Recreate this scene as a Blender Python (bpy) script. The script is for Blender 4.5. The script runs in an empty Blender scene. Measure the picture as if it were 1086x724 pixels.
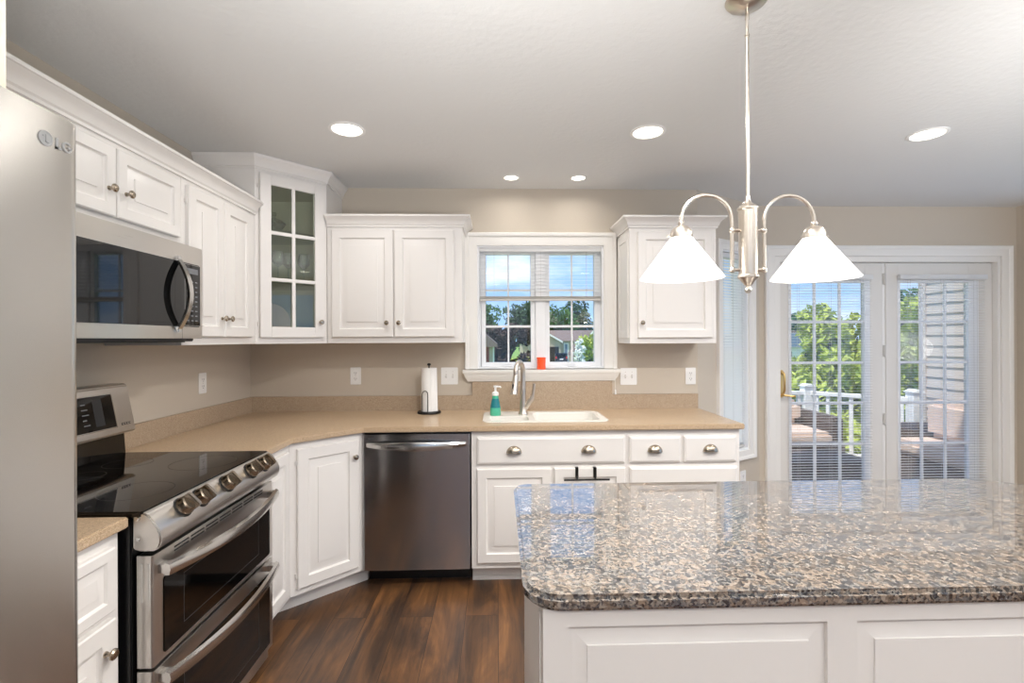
import bpy, bmesh, math, random
from mathutils import Vector, Matrix
from mathutils.geometry import tessellate_polygon

C = bpy.context.scene.collection
S = bpy.context.scene
PI = math.pi
# ------------------------------------------------------------------ camera
cam = bpy.data.cameras.new('camera')
cam.sensor_width = 36.0
cam.lens = 523.535 * 36 / 1086
cam.shift_y = -2.47 / 1086
cam.clip_start = 0.02
cam.clip_end = 500
camo = bpy.data.objects.new('camera', cam)
C.objects.link(camo)
EYE = 1.3957
camo.matrix_world = (Matrix.Translation((0, 0, EYE)) @ Matrix.Rotation(-0.0303, 4, 'Z')
                     @ Matrix.Rotation(PI / 2, 4, 'X') @ Matrix.Rotation(-0.0041, 4, 'Z'))
S.camera = camo
# ------------------------------------------------------------------ colour management
S.view_settings.view_transform = 'Standard'
S.view_settings.look = 'None'
S.view_settings.gamma = 1
S.view_settings.use_curve_mapping = False
S.view_settings.exposure = 0.10
# ------------------------------------------------------------------ sky
SKY = 1.6
SUN = 5.2
CAN_W = 4.5
ROOM_W = 11.0
PEND_W = 2.5
BOUNCE_W = 56.0
wd = bpy.data.worlds.new('sky')
S.world = wd
wd.use_nodes = True
nt = wd.node_tree
nt.nodes.clear()


def N(t, typ, **kw):
    n = t.nodes.new(typ)
    for k, v in kw.items():
        if k in n.inputs:
            n.inputs[k].default_value = v
        else:
            setattr(n, k, v)
    return n


tc = N(nt, 'ShaderNodeTexCoord')
mp = N(nt, 'ShaderNodeMapping')
mp.inputs['Scale'].default_value = (1.0, 1.0, 3.2)
ns = N(nt, 'ShaderNodeTexNoise', Scale=3.4, Detail=8.0, Roughness=0.55)
cr = N(nt, 'ShaderNodeValToRGB')
cr.color_ramp.elements[0].position = 0.50
cr.color_ramp.elements[1].position = 0.82
sx = N(nt, 'ShaderNodeSeparateXYZ')
gr = N(nt, 'ShaderNodeValToRGB')
e = gr.color_ramp.elements
e[0].position = 0.0
e[0].color = (0.30, 0.48, 0.76, 1)
e[1].position = 0.75
e[1].color = (0.12, 0.27, 0.62, 1)
mx = N(nt, 'ShaderNodeMix', data_type='RGBA')
mx.inputs[7].default_value = (0.93, 0.95, 0.98, 1)
bg = N(nt, 'ShaderNodeBackground', Strength=SKY)
out = N(nt, 'ShaderNodeOutputWorld')
L = nt.links.new
L(tc.outputs['Generated'], mp.inputs['Vector'])
L(mp.outputs['Vector'], ns.inputs['Vector'])
L(ns.outputs[0], cr.inputs['Fac'])
L(tc.outputs['Generated'], sx.inputs[0])
L(sx.outputs['Z'], gr.inputs['Fac'])
L(cr.outputs['Color'], mx.inputs[0])
L(gr.outputs['Color'], mx.inputs[6])
L(mx.outputs[2], bg.inputs['Color'])
L(bg.outputs[0], out.inputs['Surface'])
# ------------------------------------------------------------------ sun and large lights


def light(name, typ, loc, power, color=(1, 1, 1), rot=(0, 0, 0), **kw):
    d = bpy.data.lights.new(name, typ)
    d.energy = power
    d.color = color
    for k, v in kw.items():
        setattr(d, k, v)
    o = bpy.data.objects.new(name, d)
    o.location = loc
    o.rotation_euler = rot
    C.objects.link(o)
    return o


so = light('sun', 'SUN', (-10, -10, 20), SUN, (1.0, 0.95, 0.87), angle=0.02)
so.rotation_euler = Vector((0.36, 0.26, -0.9)).to_track_quat('-Z', 'Y').to_euler()
# unseen fill lights added near the camera, aimed up to brighten the ceiling
light('added_bounce_fill', 'AREA', (0.9, -0.55, 1.70), BOUNCE_W, (1.0, 0.995, 0.985), (PI, 0, 0), shape='RECTANGLE', size=3.0, size_y=1.5)
for fx, tx, k in ((0.2, -0.30, 0.20), (1.7, 0.62, 0.40)):
    fo_ = light('added_bounce_fill', 'AREA', (fx, -0.1, 1.25), BOUNCE_W * k, (1.0, 0.995, 0.985), shape='DISK', size=0.6, spread=math.radians(86))
    fo_.rotation_euler = Vector((tx, 1.0, 1.0)).to_track_quat('-Z', 'Y').to_euler()

# ------------------------------------------------------------------ materials


def lin(c):
    return tuple(((x / 255) / 12.92 if x / 255 <= 0.04045 else ((x / 255 + 0.055) / 1.055) ** 2.4) for x in c)


def mat(name, rgb, rough=0.5, metal=0.0, spec=0.5, coat=0.0, noise=None, bump=None, aniso=0.0, emit=None, ior=None, trans=0.0):
    m = bpy.data.materials.new(name)
    m.use_nodes = True
    t = m.node_tree
    b = t.nodes['Principled BSDF']
    c = lin(rgb) + (1,)
    b.inputs['Base Color'].default_value = c
    b.inputs['Roughness'].default_value = rough
    b.inputs['Anisotropic Rotation'].default_value = 0.25 if aniso else 0.0
    b.inputs['Metallic'].default_value = metal
    b.inputs['Specular IOR Level'].default_value = spec
    b.inputs['Coat Weight'].default_value = coat
    b.inputs['Anisotropic'].default_value = aniso
    b.inputs['Transmission Weight'].default_value = trans
    if ior:
        b.inputs['IOR'].default_value = ior
    if emit:
        b.inputs['Emission Color'].default_value = lin(emit[0]) + (1,)
        b.inputs['Emission Strength'].default_value = emit[1]
    co = N(t, 'ShaderNodeTexCoord')
    if noise:   # (scale, amount, stretch)
        sc, am, st = noise
        mpn = N(t, 'ShaderNodeMapping')
        mpn.inputs['Scale'].default_value = st
        nn = N(t, 'ShaderNodeTexNoise', Scale=sc, Detail=4.0)
        hs = N(t, 'ShaderNodeHueSaturation', Color=c)
        ma = N(t, 'ShaderNodeMapRange')
        ma.inputs[3].default_value = 1 - am
        ma.inputs[4].default_value = 1 + am
        t.links.new(co.outputs['Object'], mpn.inputs[0])
        t.links.new(mpn.outputs[0], nn.inputs['Vector'])
        t.links.new(nn.outputs[0], ma.inputs[0])
        t.links.new(ma.outputs[0], hs.inputs['Value'])
        t.links.new(hs.outputs[0], b.inputs['Base Color'])
    if bump:    # (scale, strength, stretch)
        sc, am, st = bump
        mpn = N(t, 'ShaderNodeMapping')
        mpn.inputs['Scale'].default_value = st
        nn = N(t, 'ShaderNodeTexNoise', Scale=sc, Detail=5.0)
        bp = N(t, 'ShaderNodeBump', Strength=am, Distance=0.004)
        t.links.new(co.outputs['Object'], mpn.inputs[0])
        t.links.new(mpn.outputs[0], nn.inputs['Vector'])
        t.links.new(nn.outputs[0], bp.inputs['Height'])
        t.links.new(bp.outputs[0], b.inputs['Normal'])
    return m


def speck_mat(name, stops, scale, rough, coat=0.0, spec=0.5, mixscale=None, stops2=None, ior=1.5):
    """solid-surface or stone: random voronoi grains through a ramp"""
    m = bpy.data.materials.new(name)
    m.use_nodes = True
    t = m.node_tree
    b = t.nodes['Principled BSDF']
    b.inputs['Roughness'].default_value = rough
    b.inputs['Coat Weight'].default_value = coat
    b.inputs['Coat Roughness'].default_value = 0.02
    b.inputs['Coat IOR'].default_value = 2.0
    b.inputs['Specular IOR Level'].default_value = spec
    b.inputs['IOR'].default_value = ior
    co = N(t, 'ShaderNodeTexCoord')
    nz = N(t, 'ShaderNodeTexNoise', Scale=scale * 0.7, Detail=2.0)
    va = N(t, 'ShaderNodeVectorMath', operation='SCALE')
    va.inputs['Scale'].default_value = 0.45 / scale
    ad = N(t, 'ShaderNodeVectorMath', operation='ADD')
    t.links.new(co.outputs['Object'], nz.inputs['Vector'])
    t.links.new(nz.outputs['Color'], va.inputs[0])
    t.links.new(co.outputs['Object'], ad.inputs[0])
    t.links.new(va.outputs[0], ad.inputs[1])

    def ramp(sc, st):
        vo = N(t, 'ShaderNodeTexVoronoi', Scale=sc)
        sp = N(t, 'ShaderNodeSeparateColor')
        r = N(t, 'ShaderNodeValToRGB')
        r.color_ramp.interpolation = 'LINEAR'
        while len(r.color_ramp.elements) < len(st):
            r.color_ramp.elements.new(0.5)
        for el, (p, c) in zip(r.color_ramp.elements, st):
            el.position = p
            el.color = lin(c) + (1,)
        t.links.new(ad.outputs[0], vo.inputs['Vector'])
        t.links.new(vo.outputs['Color'], sp.inputs[0])
        t.links.new(sp.outputs[0], r.inputs['Fac'])
        return r
    r1 = ramp(scale, stops)
    if stops2:
        r2 = ramp(mixscale, stops2)
        n2 = N(t, 'ShaderNodeTexNoise', Scale=scale * 0.35, Detail=4.0)
        c2 = N(t, 'ShaderNodeValToRGB')
        c2.color_ramp.elements[0].position = 0.46
        c2.color_ramp.elements[1].position = 0.56
        m2 = N(t, 'ShaderNodeMix', data_type='RGBA')
        t.links.new(co.outputs['Object'], n2.inputs['Vector'])
        t.links.new(n2.outputs[0], c2.inputs['Fac'])
        t.links.new(c2.outputs['Color'], m2.inputs[0])
        t.links.new(r1.outputs['Color'], m2.inputs[6])
        t.links.new(r2.outputs['Color'], m2.inputs[7])
        t.links.new(m2.outputs[2], b.inputs['Base Color'])
    else:
        t.links.new(r1.outputs['Color'], b.inputs['Base Color'])
    return m


def glass_mat(name, tint=(1, 1, 1), base=0.05, edge=0.5, rough=0.0):
    """thin clear glass: transparent with a Fresnel-like reflection"""
    m = bpy.data.materials.new(name)
    m.use_nodes = True
    t = m.node_tree
    t.nodes.clear()
    tr = N(t, 'ShaderNodeBsdfTransparent', Color=tuple(tint) + (1,))
    gl = N(t, 'ShaderNodeBsdfGlossy', Roughness=rough)
    lw = N(t, 'ShaderNodeLayerWeight', Blend=0.35)
    mr = N(t, 'ShaderNodeMapRange')
    mr.inputs[3].default_value = base
    mr.inputs[4].default_value = edge
    mi = N(t, 'ShaderNodeMixShader')
    o = N(t, 'ShaderNodeOutputMaterial')
    t.links.new(lw.outputs['Facing'], mr.inputs[0])
    t.links.new(mr.outputs[0], mi.inputs[0])
    t.links.new(tr.outputs[0], mi.inputs[1])
    t.links.new(gl.outputs[0], mi.inputs[2])
    t.links.new(mi.outputs[0], o.inputs[0])
    return m


def steel_mat(name, rgb, rough, axis, aniso=0.75):
    """brushed stainless, grain along the given object axis"""
    m = mat(name, rgb, rough, 1.0, bump=(3.0, 0.012, (1, 1, 0.3)), aniso=aniso)
    t = m.node_tree
    b = t.nodes['Principled BSDF']
    co = N(t, 'ShaderNodeTexCoord')
    mpn = N(t, 'ShaderNodeMapping')
    st = [1.0, 1.0, 1.0]
    for i in range(3):
        st[i] = 2.0 if i == axis else 420.0
    mpn.inputs['Scale'].default_value = st
    nn = N(t, 'ShaderNodeTexNoise', Scale=1.0, Detail=3.0)
    mr = N(t, 'ShaderNodeMapRange')
    mr.inputs[3].default_value = max(rough - 0.02, 0.05)
    mr.inputs[4].default_value = rough + 0.03
    t.links.new(co.outputs['Object'], mpn.inputs[0])
    t.links.new(mpn.outputs[0], nn.inputs['Vector'])
    t.links.new(nn.outputs[0], mr.inputs[0])
    t.links.new(mr.outputs[0], b.inputs['Roughness'])
    tg = N(t, 'ShaderNodeTangent', direction_type='RADIAL', axis='Z')
    t.links.new(tg.outputs[0], b.inputs['Tangent'])
    return m


M = {}
M['paint'] = mat('cabinet_white', (232, 228, 224), 0.38)
M['trim'] = mat('trim_white', (238, 235, 230), 0.35)
M['cream'] = mat('cream_paint', (226, 217, 198), 0.45)
M['vinyl'] = mat('window_vinyl_white', (240, 241, 243), 0.35)
M['doorpaint'] = mat('door_paint', (226, 222, 216), 0.4)
M['wall'] = mat('wall_tan', (202, 191, 176), 0.8, bump=(90, 0.08, (1, 1, 1)))
M['ceiling'] = mat('ceiling_texture', (224, 224, 223), 0.9, bump=(38, 0.5, (1, 1, 1)))
M['counter'] = speck_mat('tan_solid_surface', [(0.0, (158, 132, 104)), (0.3, (184, 158, 128)), (0.7, (196, 171, 141)), (1.0, (212, 190, 162))], 420, 0.28)
M['splash_shaded'] = speck_mat('tan_backsplash_shaded', [(0.0, (150, 128, 106)), (0.3, (174, 152, 128)), (0.7, (184, 163, 139)), (1.0, (202, 184, 160))], 420, 0.42)  # same tan as the worktop, greyed and darkened to paint in shade
M['granite'] = speck_mat('polished_granite',
                         [(0.0, (34, 33, 36)), (0.16, (66, 62, 60)), (0.36, (116, 104, 94)), (0.68, (140, 125, 111)), (1.0, (162, 150, 138))],
                         155, 0.12, 1.0, 0.5, 195,
                         [(0.0, (24, 26, 32)), (0.34, (62, 65, 72)), (0.62, (108, 107, 106)), (1.0, (154, 146, 136))], ior=1.6)
M['steel'] = steel_mat('stainless_steel', (206, 202, 197), 0.28, 0, 0.5)
M['steelv'] = steel_mat('stainless_steel_door', (184, 184, 186), 0.16, 0, 0.9)
M['steelf'] = steel_mat('stainless_fridge', (200, 197, 192), 0.27, 2, 0.6)
_b = [n for n in M['steelf'].node_tree.nodes if n.type == 'BUMP'][0]
_b.inputs['Strength'].default_value = 0.25
for n_ in M['steelf'].node_tree.nodes:
    if n_.type == 'TEX_NOISE':
        n_.inputs['Detail'].default_value = 0.5
    if n_.type == 'MAP_RANGE':
        n_.inputs[3].default_value = 0.265
        n_.inputs[4].default_value = 0.275
    if n_.type == 'MAPPING' and n_.inputs['Scale'].default_value[2] < 0.5:
        n_.inputs['Scale'].default_value = (4.0, 4.0, 0.3)
M['logo'] = mat('logo_grey', (138, 138, 138), 0.5, 0.3)
M['knobdark'] = mat('range_knob_metal', (168, 154, 136), 0.22, 1.0)
M['screen'] = mat('display_panel', (38, 38, 40), 0.4)
M['chrome'] = mat('satin_metal', (205, 203, 200), 0.18, 1.0)
M['nickel'] = mat('brushed_nickel', (212, 203, 192), 0.30, 1.0)
M['knobmetal'] = mat('knob_metal', (176, 164, 148), 0.22, 1.0)
M['brass'] = mat('brass', (226, 190, 124), 0.3, 1.0)
M['blackglass'] = mat('black_glass', (6, 6, 7), 0.03, 0.0, 0.55)
M['ovenglass'] = mat('oven_glass', (6, 6, 6), 0.05, 0.0, 0.6)
M['black'] = mat('black_enamel', (14, 14, 15), 0.3)
M['iron'] = mat('black_wire', (22, 20, 20), 0.45, 0.4)
M['darkgrey'] = mat('dark_grey_steel', (70, 70, 72), 0.5, 0.3)
M['plate'] = mat('white_plastic', (242, 241, 239), 0.35)
M['slot'] = mat('dark_slot', (40, 38, 36), 0.6)
M['mark'] = mat('printed_grey_mark', (120, 122, 126), 0.6)
M['sink'] = mat('sink_white', (240, 237, 230), 0.2)
M['paper'] = mat('paper_towel', (245, 244, 242), 0.9, bump=(120, 0.3, (1, 1, 1)))
M['slat'] = mat('blind_slat_white', (244, 244, 244), 0.5)
M['tape'] = mat('blind_rail_grey', (206, 203, 198), 0.5)
M['glass'] = glass_mat('window_glass', (0.98, 0.99, 0.99), 0.03, 0.35)
M['cabglass'] = glass_mat('cabinet_glass', (0.92, 0.95, 0.90), 0.05, 0.40)
M['clear'] = glass_mat('clear_glassware', (0.93, 0.96, 0.95), 0.08, 0.9)
M['cabin'] = mat('cabinet_inside', (222, 220, 202), 0.7)
M['soap'] = mat('green_soap', (84, 192, 156), 0.12, 0, 0.5, coat=0.4)
M['soap2'] = mat('soap_label_teal', (20, 120, 130), 0.3)
M['candle'] = mat('orange_glass', (240, 92, 52), 0.15, 0, 0.5, emit=((240, 80, 40), 0.15))
M['lens'] = mat('lamp_lens', (255, 255, 255), 0.5, emit=((255, 244, 228), 5.0))
M['deck'] = mat('deck_board', (168, 148, 130), 0.7, noise=(6, 0.25, (14, 1, 1)))
M['railwhite'] = mat('railing_white', (240, 240, 238), 0.5)
M['wicker'] = mat('dark_wicker', (86, 74, 68), 0.7, noise=(60, 0.5, (1, 1, 1)), bump=(90, 1.0, (1, 1, 4)))
M['cushion'] = mat('beige_cushion', (214, 190, 174), 0.9)
M['siding'] = mat('vinyl_siding', (196, 184, 175), 0.6)
M['grass'] = mat('grass', (120, 150, 70), 0.95, noise=(1.2, 0.35, (1, 1, 1)))
M['drive'] = mat('driveway', (206, 198, 184), 0.9)
M['roof'] = mat('roof_shingle', (122, 106, 98), 0.9, noise=(4, 0.2, (1, 1, 6)))
M['roofblue'] = mat('roof_slate', (122, 134, 156), 0.8)
M['house'] = mat('house_beige', (196, 182, 160), 0.8)
M['housew'] = mat('house_trim', (236, 234, 228), 0.7)
M['brick'] = mat('red_brick', (150, 84, 70), 0.9, noise=(5, 0.3, (1, 1, 3)))
M['car'] = mat('car_dark', (34, 26, 28), 0.2, 0.2, coat=1)
M['carred'] = mat('car_lights_red', (190, 30, 30), 0.3)
M['bark'] = mat('bark', (84, 66, 52), 0.9)
M['leaf1'] = mat('leaf_bright', (172, 184, 78), 0.6, noise=(2.2, 0.45, (1, 1, 1)))
M['leaf2'] = mat('leaf_green', (74, 112, 56), 0.7, noise=(0.5, 0.45, (1, 1, 1)))
M['leaf3'] = mat('leaf_plum', (78, 62, 54), 0.7, noise=(0.8, 0.4, (1, 1, 1)))
M['leaf4'] = mat('leaf_dark', (62, 88, 56), 0.8, noise=(0.5, 0.4, (1, 1, 1)))
M['leafw'] = mat('blossom_white', (238, 240, 236), 0.8)


def wood_floor():
    m = bpy.data.materials.new('walnut_plank_floor')
    m.use_nodes = True
    t = m.node_tree
    b = t.nodes['Principled BSDF']
    co = N(t, 'ShaderNodeTexCoord')
    mp_ = N(t, 'ShaderNodeMapping')
    mp_.inputs['Rotation'].default_value = (0, 0, PI / 2)
    br = N(t, 'ShaderNodeTexBrick', offset=0.37, Scale=1.0)
    br.inputs['Color1'].default_value = (0, 0, 0, 1)
    br.inputs['Color2'].default_value = (1, 1, 1, 1)
    br.inputs['Mortar'].default_value = (0.4, 0.4, 0.4, 1)
    br.inputs['Mortar Size'].default_value = 0.0012
    br.inputs['Brick Width'].default_value = 1.25
    br.inputs['Row Height'].default_value = 0.165
    t.links.new(co.outputs['Object'], mp_.inputs[0])
    t.links.new(mp_.outputs[0], br.inputs['Vector'])
    # per-plank offset of the figure
    sc = N(t, 'ShaderNodeVectorMath', operation='SCALE')
    sc.inputs['Scale'].default_value = 13.0
    ad = N(t, 'ShaderNodeVectorMath', operation='ADD')
    t.links.new(br.outputs['Color'], sc.inputs[0])
    t.links.new(co.outputs['Object'], ad.inputs[0])
    t.links.new(sc.outputs[0], ad.inputs[1])
    m1 = N(t, 'ShaderNodeMapping')
    m1.inputs['Scale'].default_value = (3.8, 0.85, 1)
    n1 = N(t, 'ShaderNodeTexNoise', Scale=1.3, Detail=5.0, Roughness=0.6)
    n1.inputs['Distortion'].default_value = 1.6
    m2 = N(t, 'ShaderNodeMapping')
    m2.inputs['Scale'].default_value = (70, 2.2, 1)
    n2 = N(t, 'ShaderNodeTexNoise', Scale=1.0, Detail=5.0, Roughness=0.65)
    for a, c in ((m1, n1), (m2, n2)):
        t.links.new(ad.outputs[0], a.inputs[0])
        t.links.new(a.outputs[0], c.inputs['Vector'])
    r = N(t, 'ShaderNodeValToRGB')
    st = [(0.33, (48, 36, 29)), (0.45, (76, 54, 38)), (0.58, (108, 74, 46)), (0.76, (156, 108, 64))]
    while len(r.color_ramp.elements) < 4:
        r.color_ramp.elements.new(0.5)
    for el, (p, c) in zip(r.color_ramp.elements, st):
        el.position = p
        el.color = lin(c) + (1,)
    mm = N(t, 'ShaderNodeMath', operation='MULTIPLY_ADD')
    mm.inputs[1].default_value = 0.22
    t.links.new(n2.outputs[0], mm.inputs[0])
    m3 = N(t, 'ShaderNodeMath', operation='MULTIPLY_ADD')
    m3.inputs[1].default_value = 0.85
    m3.inputs[2].default_value = -0.03
    t.links.new(n1.outputs[0], m3.inputs[0])
    t.links.new(m3.outputs[0], mm.inputs[2])
    t.links.new(mm.outputs[0], r.inputs['Fac'])
    dk = N(t, 'ShaderNodeMix', data_type='RGBA')
    dk.inputs[7].default_value = lin((40, 26, 20)) + (1,)
    t.links.new(br.outputs['Fac'], dk.inputs[0])
    t.links.new(r.outputs['Color'], dk.inputs[6])
    t.links.new(dk.outputs[2], b.inputs['Base Color'])
    b.inputs['Roughness'].default_value = 0.36
    bp = N(t, 'ShaderNodeBump', Strength=0.12, Distance=0.003)
    t.links.new(n2.outputs[0], bp.inputs['Height'])
    t.links.new(bp.outputs[0], b.inputs['Normal'])
    return m


M['floor'] = wood_floor()


def shade_mat():
    m = bpy.data.materials.new('opal_glass_shade')
    m.use_nodes = True
    t = m.node_tree
    t.nodes.clear()
    d = N(t, 'ShaderNodeBsdfDiffuse', Color=(0.92, 0.92, 0.92, 1))
    tr = N(t, 'ShaderNodeBsdfTranslucent', Color=(0.95, 0.95, 0.95, 1))
    gl = N(t, 'ShaderNodeBsdfGlossy', Roughness=0.15)
    em = N(t, 'ShaderNodeEmission', Color=(1, 0.985, 0.96, 1), Strength=0.35)
    a = N(t, 'ShaderNodeMixShader', Fac=0.5)
    b = N(t, 'ShaderNodeMixShader', Fac=0.05)
    c = N(t, 'ShaderNodeAddShader')
    o = N(t, 'ShaderNodeOutputMaterial')
    t.links.new(d.outputs[0], a.inputs[1])
    t.links.new(tr.outputs[0], a.inputs[2])
    t.links.new(a.outputs[0], b.inputs[1])
    t.links.new(gl.outputs[0], b.inputs[2])
    t.links.new(b.outputs[0], c.inputs[0])
    t.links.new(em.outputs[0], c.inputs[1])
    t.links.new(c.outputs[0], o.inputs[0])
    return m


M['shade'] = shade_mat()

def slat_mat():
    m = M['slat']
    t = m.node_tree
    b = t.nodes['Principled BSDF']
    o = t.nodes['Material Output']
    tr = N(t, 'ShaderNodeBsdfTranslucent', Color=(0.95, 0.95, 0.95, 1))
    mi = N(t, 'ShaderNodeMixShader', Fac=0.35)
    t.links.new(b.outputs[0], mi.inputs[1])
    t.links.new(tr.outputs[0], mi.inputs[2])
    t.links.new(mi.outputs[0], o.inputs[0])


slat_mat()

# ------------------------------------------------------------------ mesh helpers


class MB:
    def __init__(s):
        s.v = []
        s.f = []

    def add(s, vs, fs):
        o = len(s.v)
        s.v += [tuple(p) for p in vs]
        s.f += [tuple(i + o for i in f) for f in fs]
        return s

    def box(s, x0, x1, y0, y1, z0, z1):
        return s.add([(x0, y0, z0), (x1, y0, z0), (x1, y1, z0), (x0, y1, z0), (x0, y0, z1), (x1, y0, z1), (x1, y1, z1), (x0, y1, z1)],
                     [(0, 3, 2, 1), (4, 5, 6, 7), (0, 1, 5, 4), (1, 2, 6, 5), (2, 3, 7, 6), (3, 0, 4, 7)])

    def prism(s, poly, a, b, axis='z'):
        n = len(poly)

        def P(p, t):
            return {'z': (p[0], p[1], t), 'x': (t, p[0], p[1]), 'y': (p[0], t, p[1])}[axis]
        vs = [P(p, a) for p in poly] + [P(p, b) for p in poly]
        fs = [tuple(range(n)), tuple(range(2 * n - 1, n - 1, -1))]
        fs += [(i, (i + 1) % n, n + (i + 1) % n, n + i) for i in range(n)]
        return s.add(vs, fs)

    def holed(s, outer, holes, z0, z1):
        loops = [outer] + holes
        flat = [p for l in loops for p in l]
        tris = tessellate_polygon([[Vector((p[0], p[1], 0)) for p in l] for l in loops])
        n = len(flat)
        vs = [(p[0], p[1], z0) for p in flat] + [(p[0], p[1], z1) for p in flat]
        fs = [tuple(t) for t in tris] + [tuple(i + n for i in t) for t in tris]
        o = 0
        for l in loops:
            k = len(l)
            fs += [(o + i, o + (i + 1) % k, n + o + (i + 1) % k, n + o + i) for i in range(k)]
            o += k
        return s.add(vs, fs)

    def lathe(s, prof, n=24, c=(0, 0, 0), axis='z', sx=1.0, sy=1.0, ang=(0, 2 * PI)):
        vs = []
        full = abs(ang[1] - ang[0] - 2 * PI) < 1e-6
        m = n if full else n + 1
        for r, z in prof:
            for i in range(m):
                a = ang[0] + (ang[1] - ang[0]) * i / n
                x, y = r * math.cos(a) * sx, r * math.sin(a) * sy
                p = {'z': (x, y, z), '-y': (x, -z, y), 'x': (z, x, y)}[axis]
                vs.append((p[0] + c[0], p[1] + c[1], p[2] + c[2]))
        fs = []
        for j in range(len(prof) - 1):
            for i in range(m if full else m - 1):
                k = (i + 1) % m
                fs.append((j * m + i, j * m + k, (j + 1) * m + k, (j + 1) * m + i))
        return s.add(vs, fs)

    def tube(s, pts, r, n=10, cap=True):
        pts = [Vector(p) for p in pts]
        rs = r if isinstance(r, (list, tuple)) else [r] * len(pts)
        vs = []
        up = Vector((0, 0, 1))
        t0 = (pts[1] - pts[0]).normalized()
        if abs(t0.dot(up)) > 0.9:
            up = Vector((1, 0, 0))
        for i, p in enumerate(pts):
            t = (pts[min(i + 1, len(pts) - 1)] - pts[max(i - 1, 0)]).normalized()
            u = (up - t * up.dot(t))
            if u.length < 1e-4:
                u = t.orthogonal()
            u.normalize()
            w = t.cross(u)
            up = u
            for k in range(n):
                a = 2 * PI * k / n
                vs.append(p + (u * math.cos(a) + w * math.sin(a)) * rs[i])
        fs = []
        for j in range(len(pts) - 1):
            for k in range(n):
                q = (k + 1) % n
                fs.append((j * n + k, j * n + q, (j + 1) * n + q, (j + 1) * n + k))
        if cap:
            fs.append(tuple(range(n)))
            fs.append(tuple((len(pts) - 1) * n + k for k in range(n)))
        return s.add(vs, fs)

    def sphere(s, c, r, n=14, sz=1.0):
        prof = [(r * math.sin(PI * i / 8), -r * sz * math.cos(PI * i / 8)) for i in range(9)]
        prof[0] = (0.0001, prof[0][1])
        prof[-1] = (0.0001, prof[-1][1])
        return s.lathe(prof, n, c)

    def rings(s, x0, x1, z0, z1, prof):
        """concentric rectangles (inset, y): a mitred raised panel facing -y"""
        vs, fs = [], []
        for ins, y in prof:
            vs += [(x0 + ins, y, z0 + ins), (x1 - ins, y, z0 + ins), (x1 - ins, y, z1 - ins), (x0 + ins, y, z1 - ins)]
        fs.append((0, 1, 2, 3))
        for j in range(len(prof) - 1):
            for i in range(4):
                k = (i + 1) % 4
                fs.append((4 * j + i, 4 * j + k, 4 * j + 4 + k, 4 * j + 4 + i))
        b = 4 * (len(prof) - 1)
        fs.append((b, b + 1, b + 2, b + 3))
        return s.add(vs, fs)

    def sweep(s, path, prof, closed=False, cap=True):
        """profile (out, z) along a plan path; out is to the right of travel"""
        n = len(path)
        P = [Vector(p) for p in path]
        m = len(prof)
        vs = []
        for i in range(n):
            if closed:
                a, b = P[i] - P[i - 1], P[(i + 1) % n] - P[i]
            else:
                a = P[i] - P[i - 1] if i else P[1] - P[0]
                b = P[i + 1] - P[i] if i < n - 1 else P[i] - P[i - 1]
            na = Vector((a.y, -a.x)).normalized()
            nb = Vector((b.y, -b.x)).normalized()
            q = na + nb
            q = q / max(q.dot(na), 0.2)
            for o, z in prof:
                vs.append((P[i].x + q.x * o, P[i].y + q.y * o, z))
        fs = []
        for i in range(n if closed else n - 1):
            k = (i + 1) % n
            for j in range(m):
                l = (j + 1) % m
                fs.append((i * m + j, i * m + l, k * m + l, k * m + j))
        if cap and not closed:
            fs.append(tuple(range(m)))
            fs.append(tuple((n - 1) * m + j for j in range(m)))
        return s.add(vs, fs)

    def build(s, name, m, parent=None, loc=None, rot=None, smooth=35, bevel=0.0, pre=None, seg=2, solid=0.0):
        bm = bmesh.new()
        vs = [bm.verts.new(pre @ Vector(p) if pre is not None else p) for p in s.v]
        for f in s.f:
            try:
                bm.faces.new([vs[i] for i in f])
            except ValueError:
                pass
        bmesh.ops.remove_doubles(bm, verts=bm.verts, dist=1e-6)
        bmesh.ops.recalc_face_normals(bm, faces=bm.faces)
        if bevel:
            es = [e for e in bm.edges if len(e.link_faces) == 2 and e.calc_face_angle(0) > 0.5]
            bmesh.ops.bevel(bm, geom=es, offset=bevel, segments=seg, affect='EDGES', clamp_overlap=True)
        if smooth:
            for f in bm.faces:
                f.smooth = True
            lim = math.radians(smooth)
            for e_ in bm.edges:
                if len(e_.link_faces) != 2 or e_.calc_face_angle(0) > lim:
                    e_.smooth = False
        me = bpy.data.meshes.new(name)
        bm.to_mesh(me)
        bm.free()
        me.materials.append(m)
        o = bpy.data.objects.new(name, me)
        C.objects.link(o)
        if parent is not None:
            o.parent = parent
        if loc is not None:
            o.location = loc
        if rot is not None:
            o.rotation_euler = rot
        if solid:
            md = o.modifiers.new('thickness', 'SOLIDIFY')
            md.thickness = solid
            md.offset = 0
        return o


def tag(o, label, cat, group=None, kind=None):
    o['label'] = label
    o['category'] = cat
    if group:
        o['group'] = group
    if kind:
        o['kind'] = kind
    return o


def thing(name, label, cat, loc=(0, 0, 0), rz=0.0, group=None, kind=None):
    o = bpy.data.objects.new(name, None)
    C.objects.link(o)
    o.location = loc
    o.rotation_euler = (0, 0, rz)
    o.empty_display_size = 0.1
    return tag(o, label, cat, group, kind)


def struct(name, loc=(0, 0, 0), rz=0.0):
    o = bpy.data.objects.new(name, None)
    C.objects.link(o)
    o.location = loc
    o.rotation_euler = (0, 0, rz)
    o['kind'] = 'structure'
    return o


def st(o):
    o['kind'] = 'structure'
    return o


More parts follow.
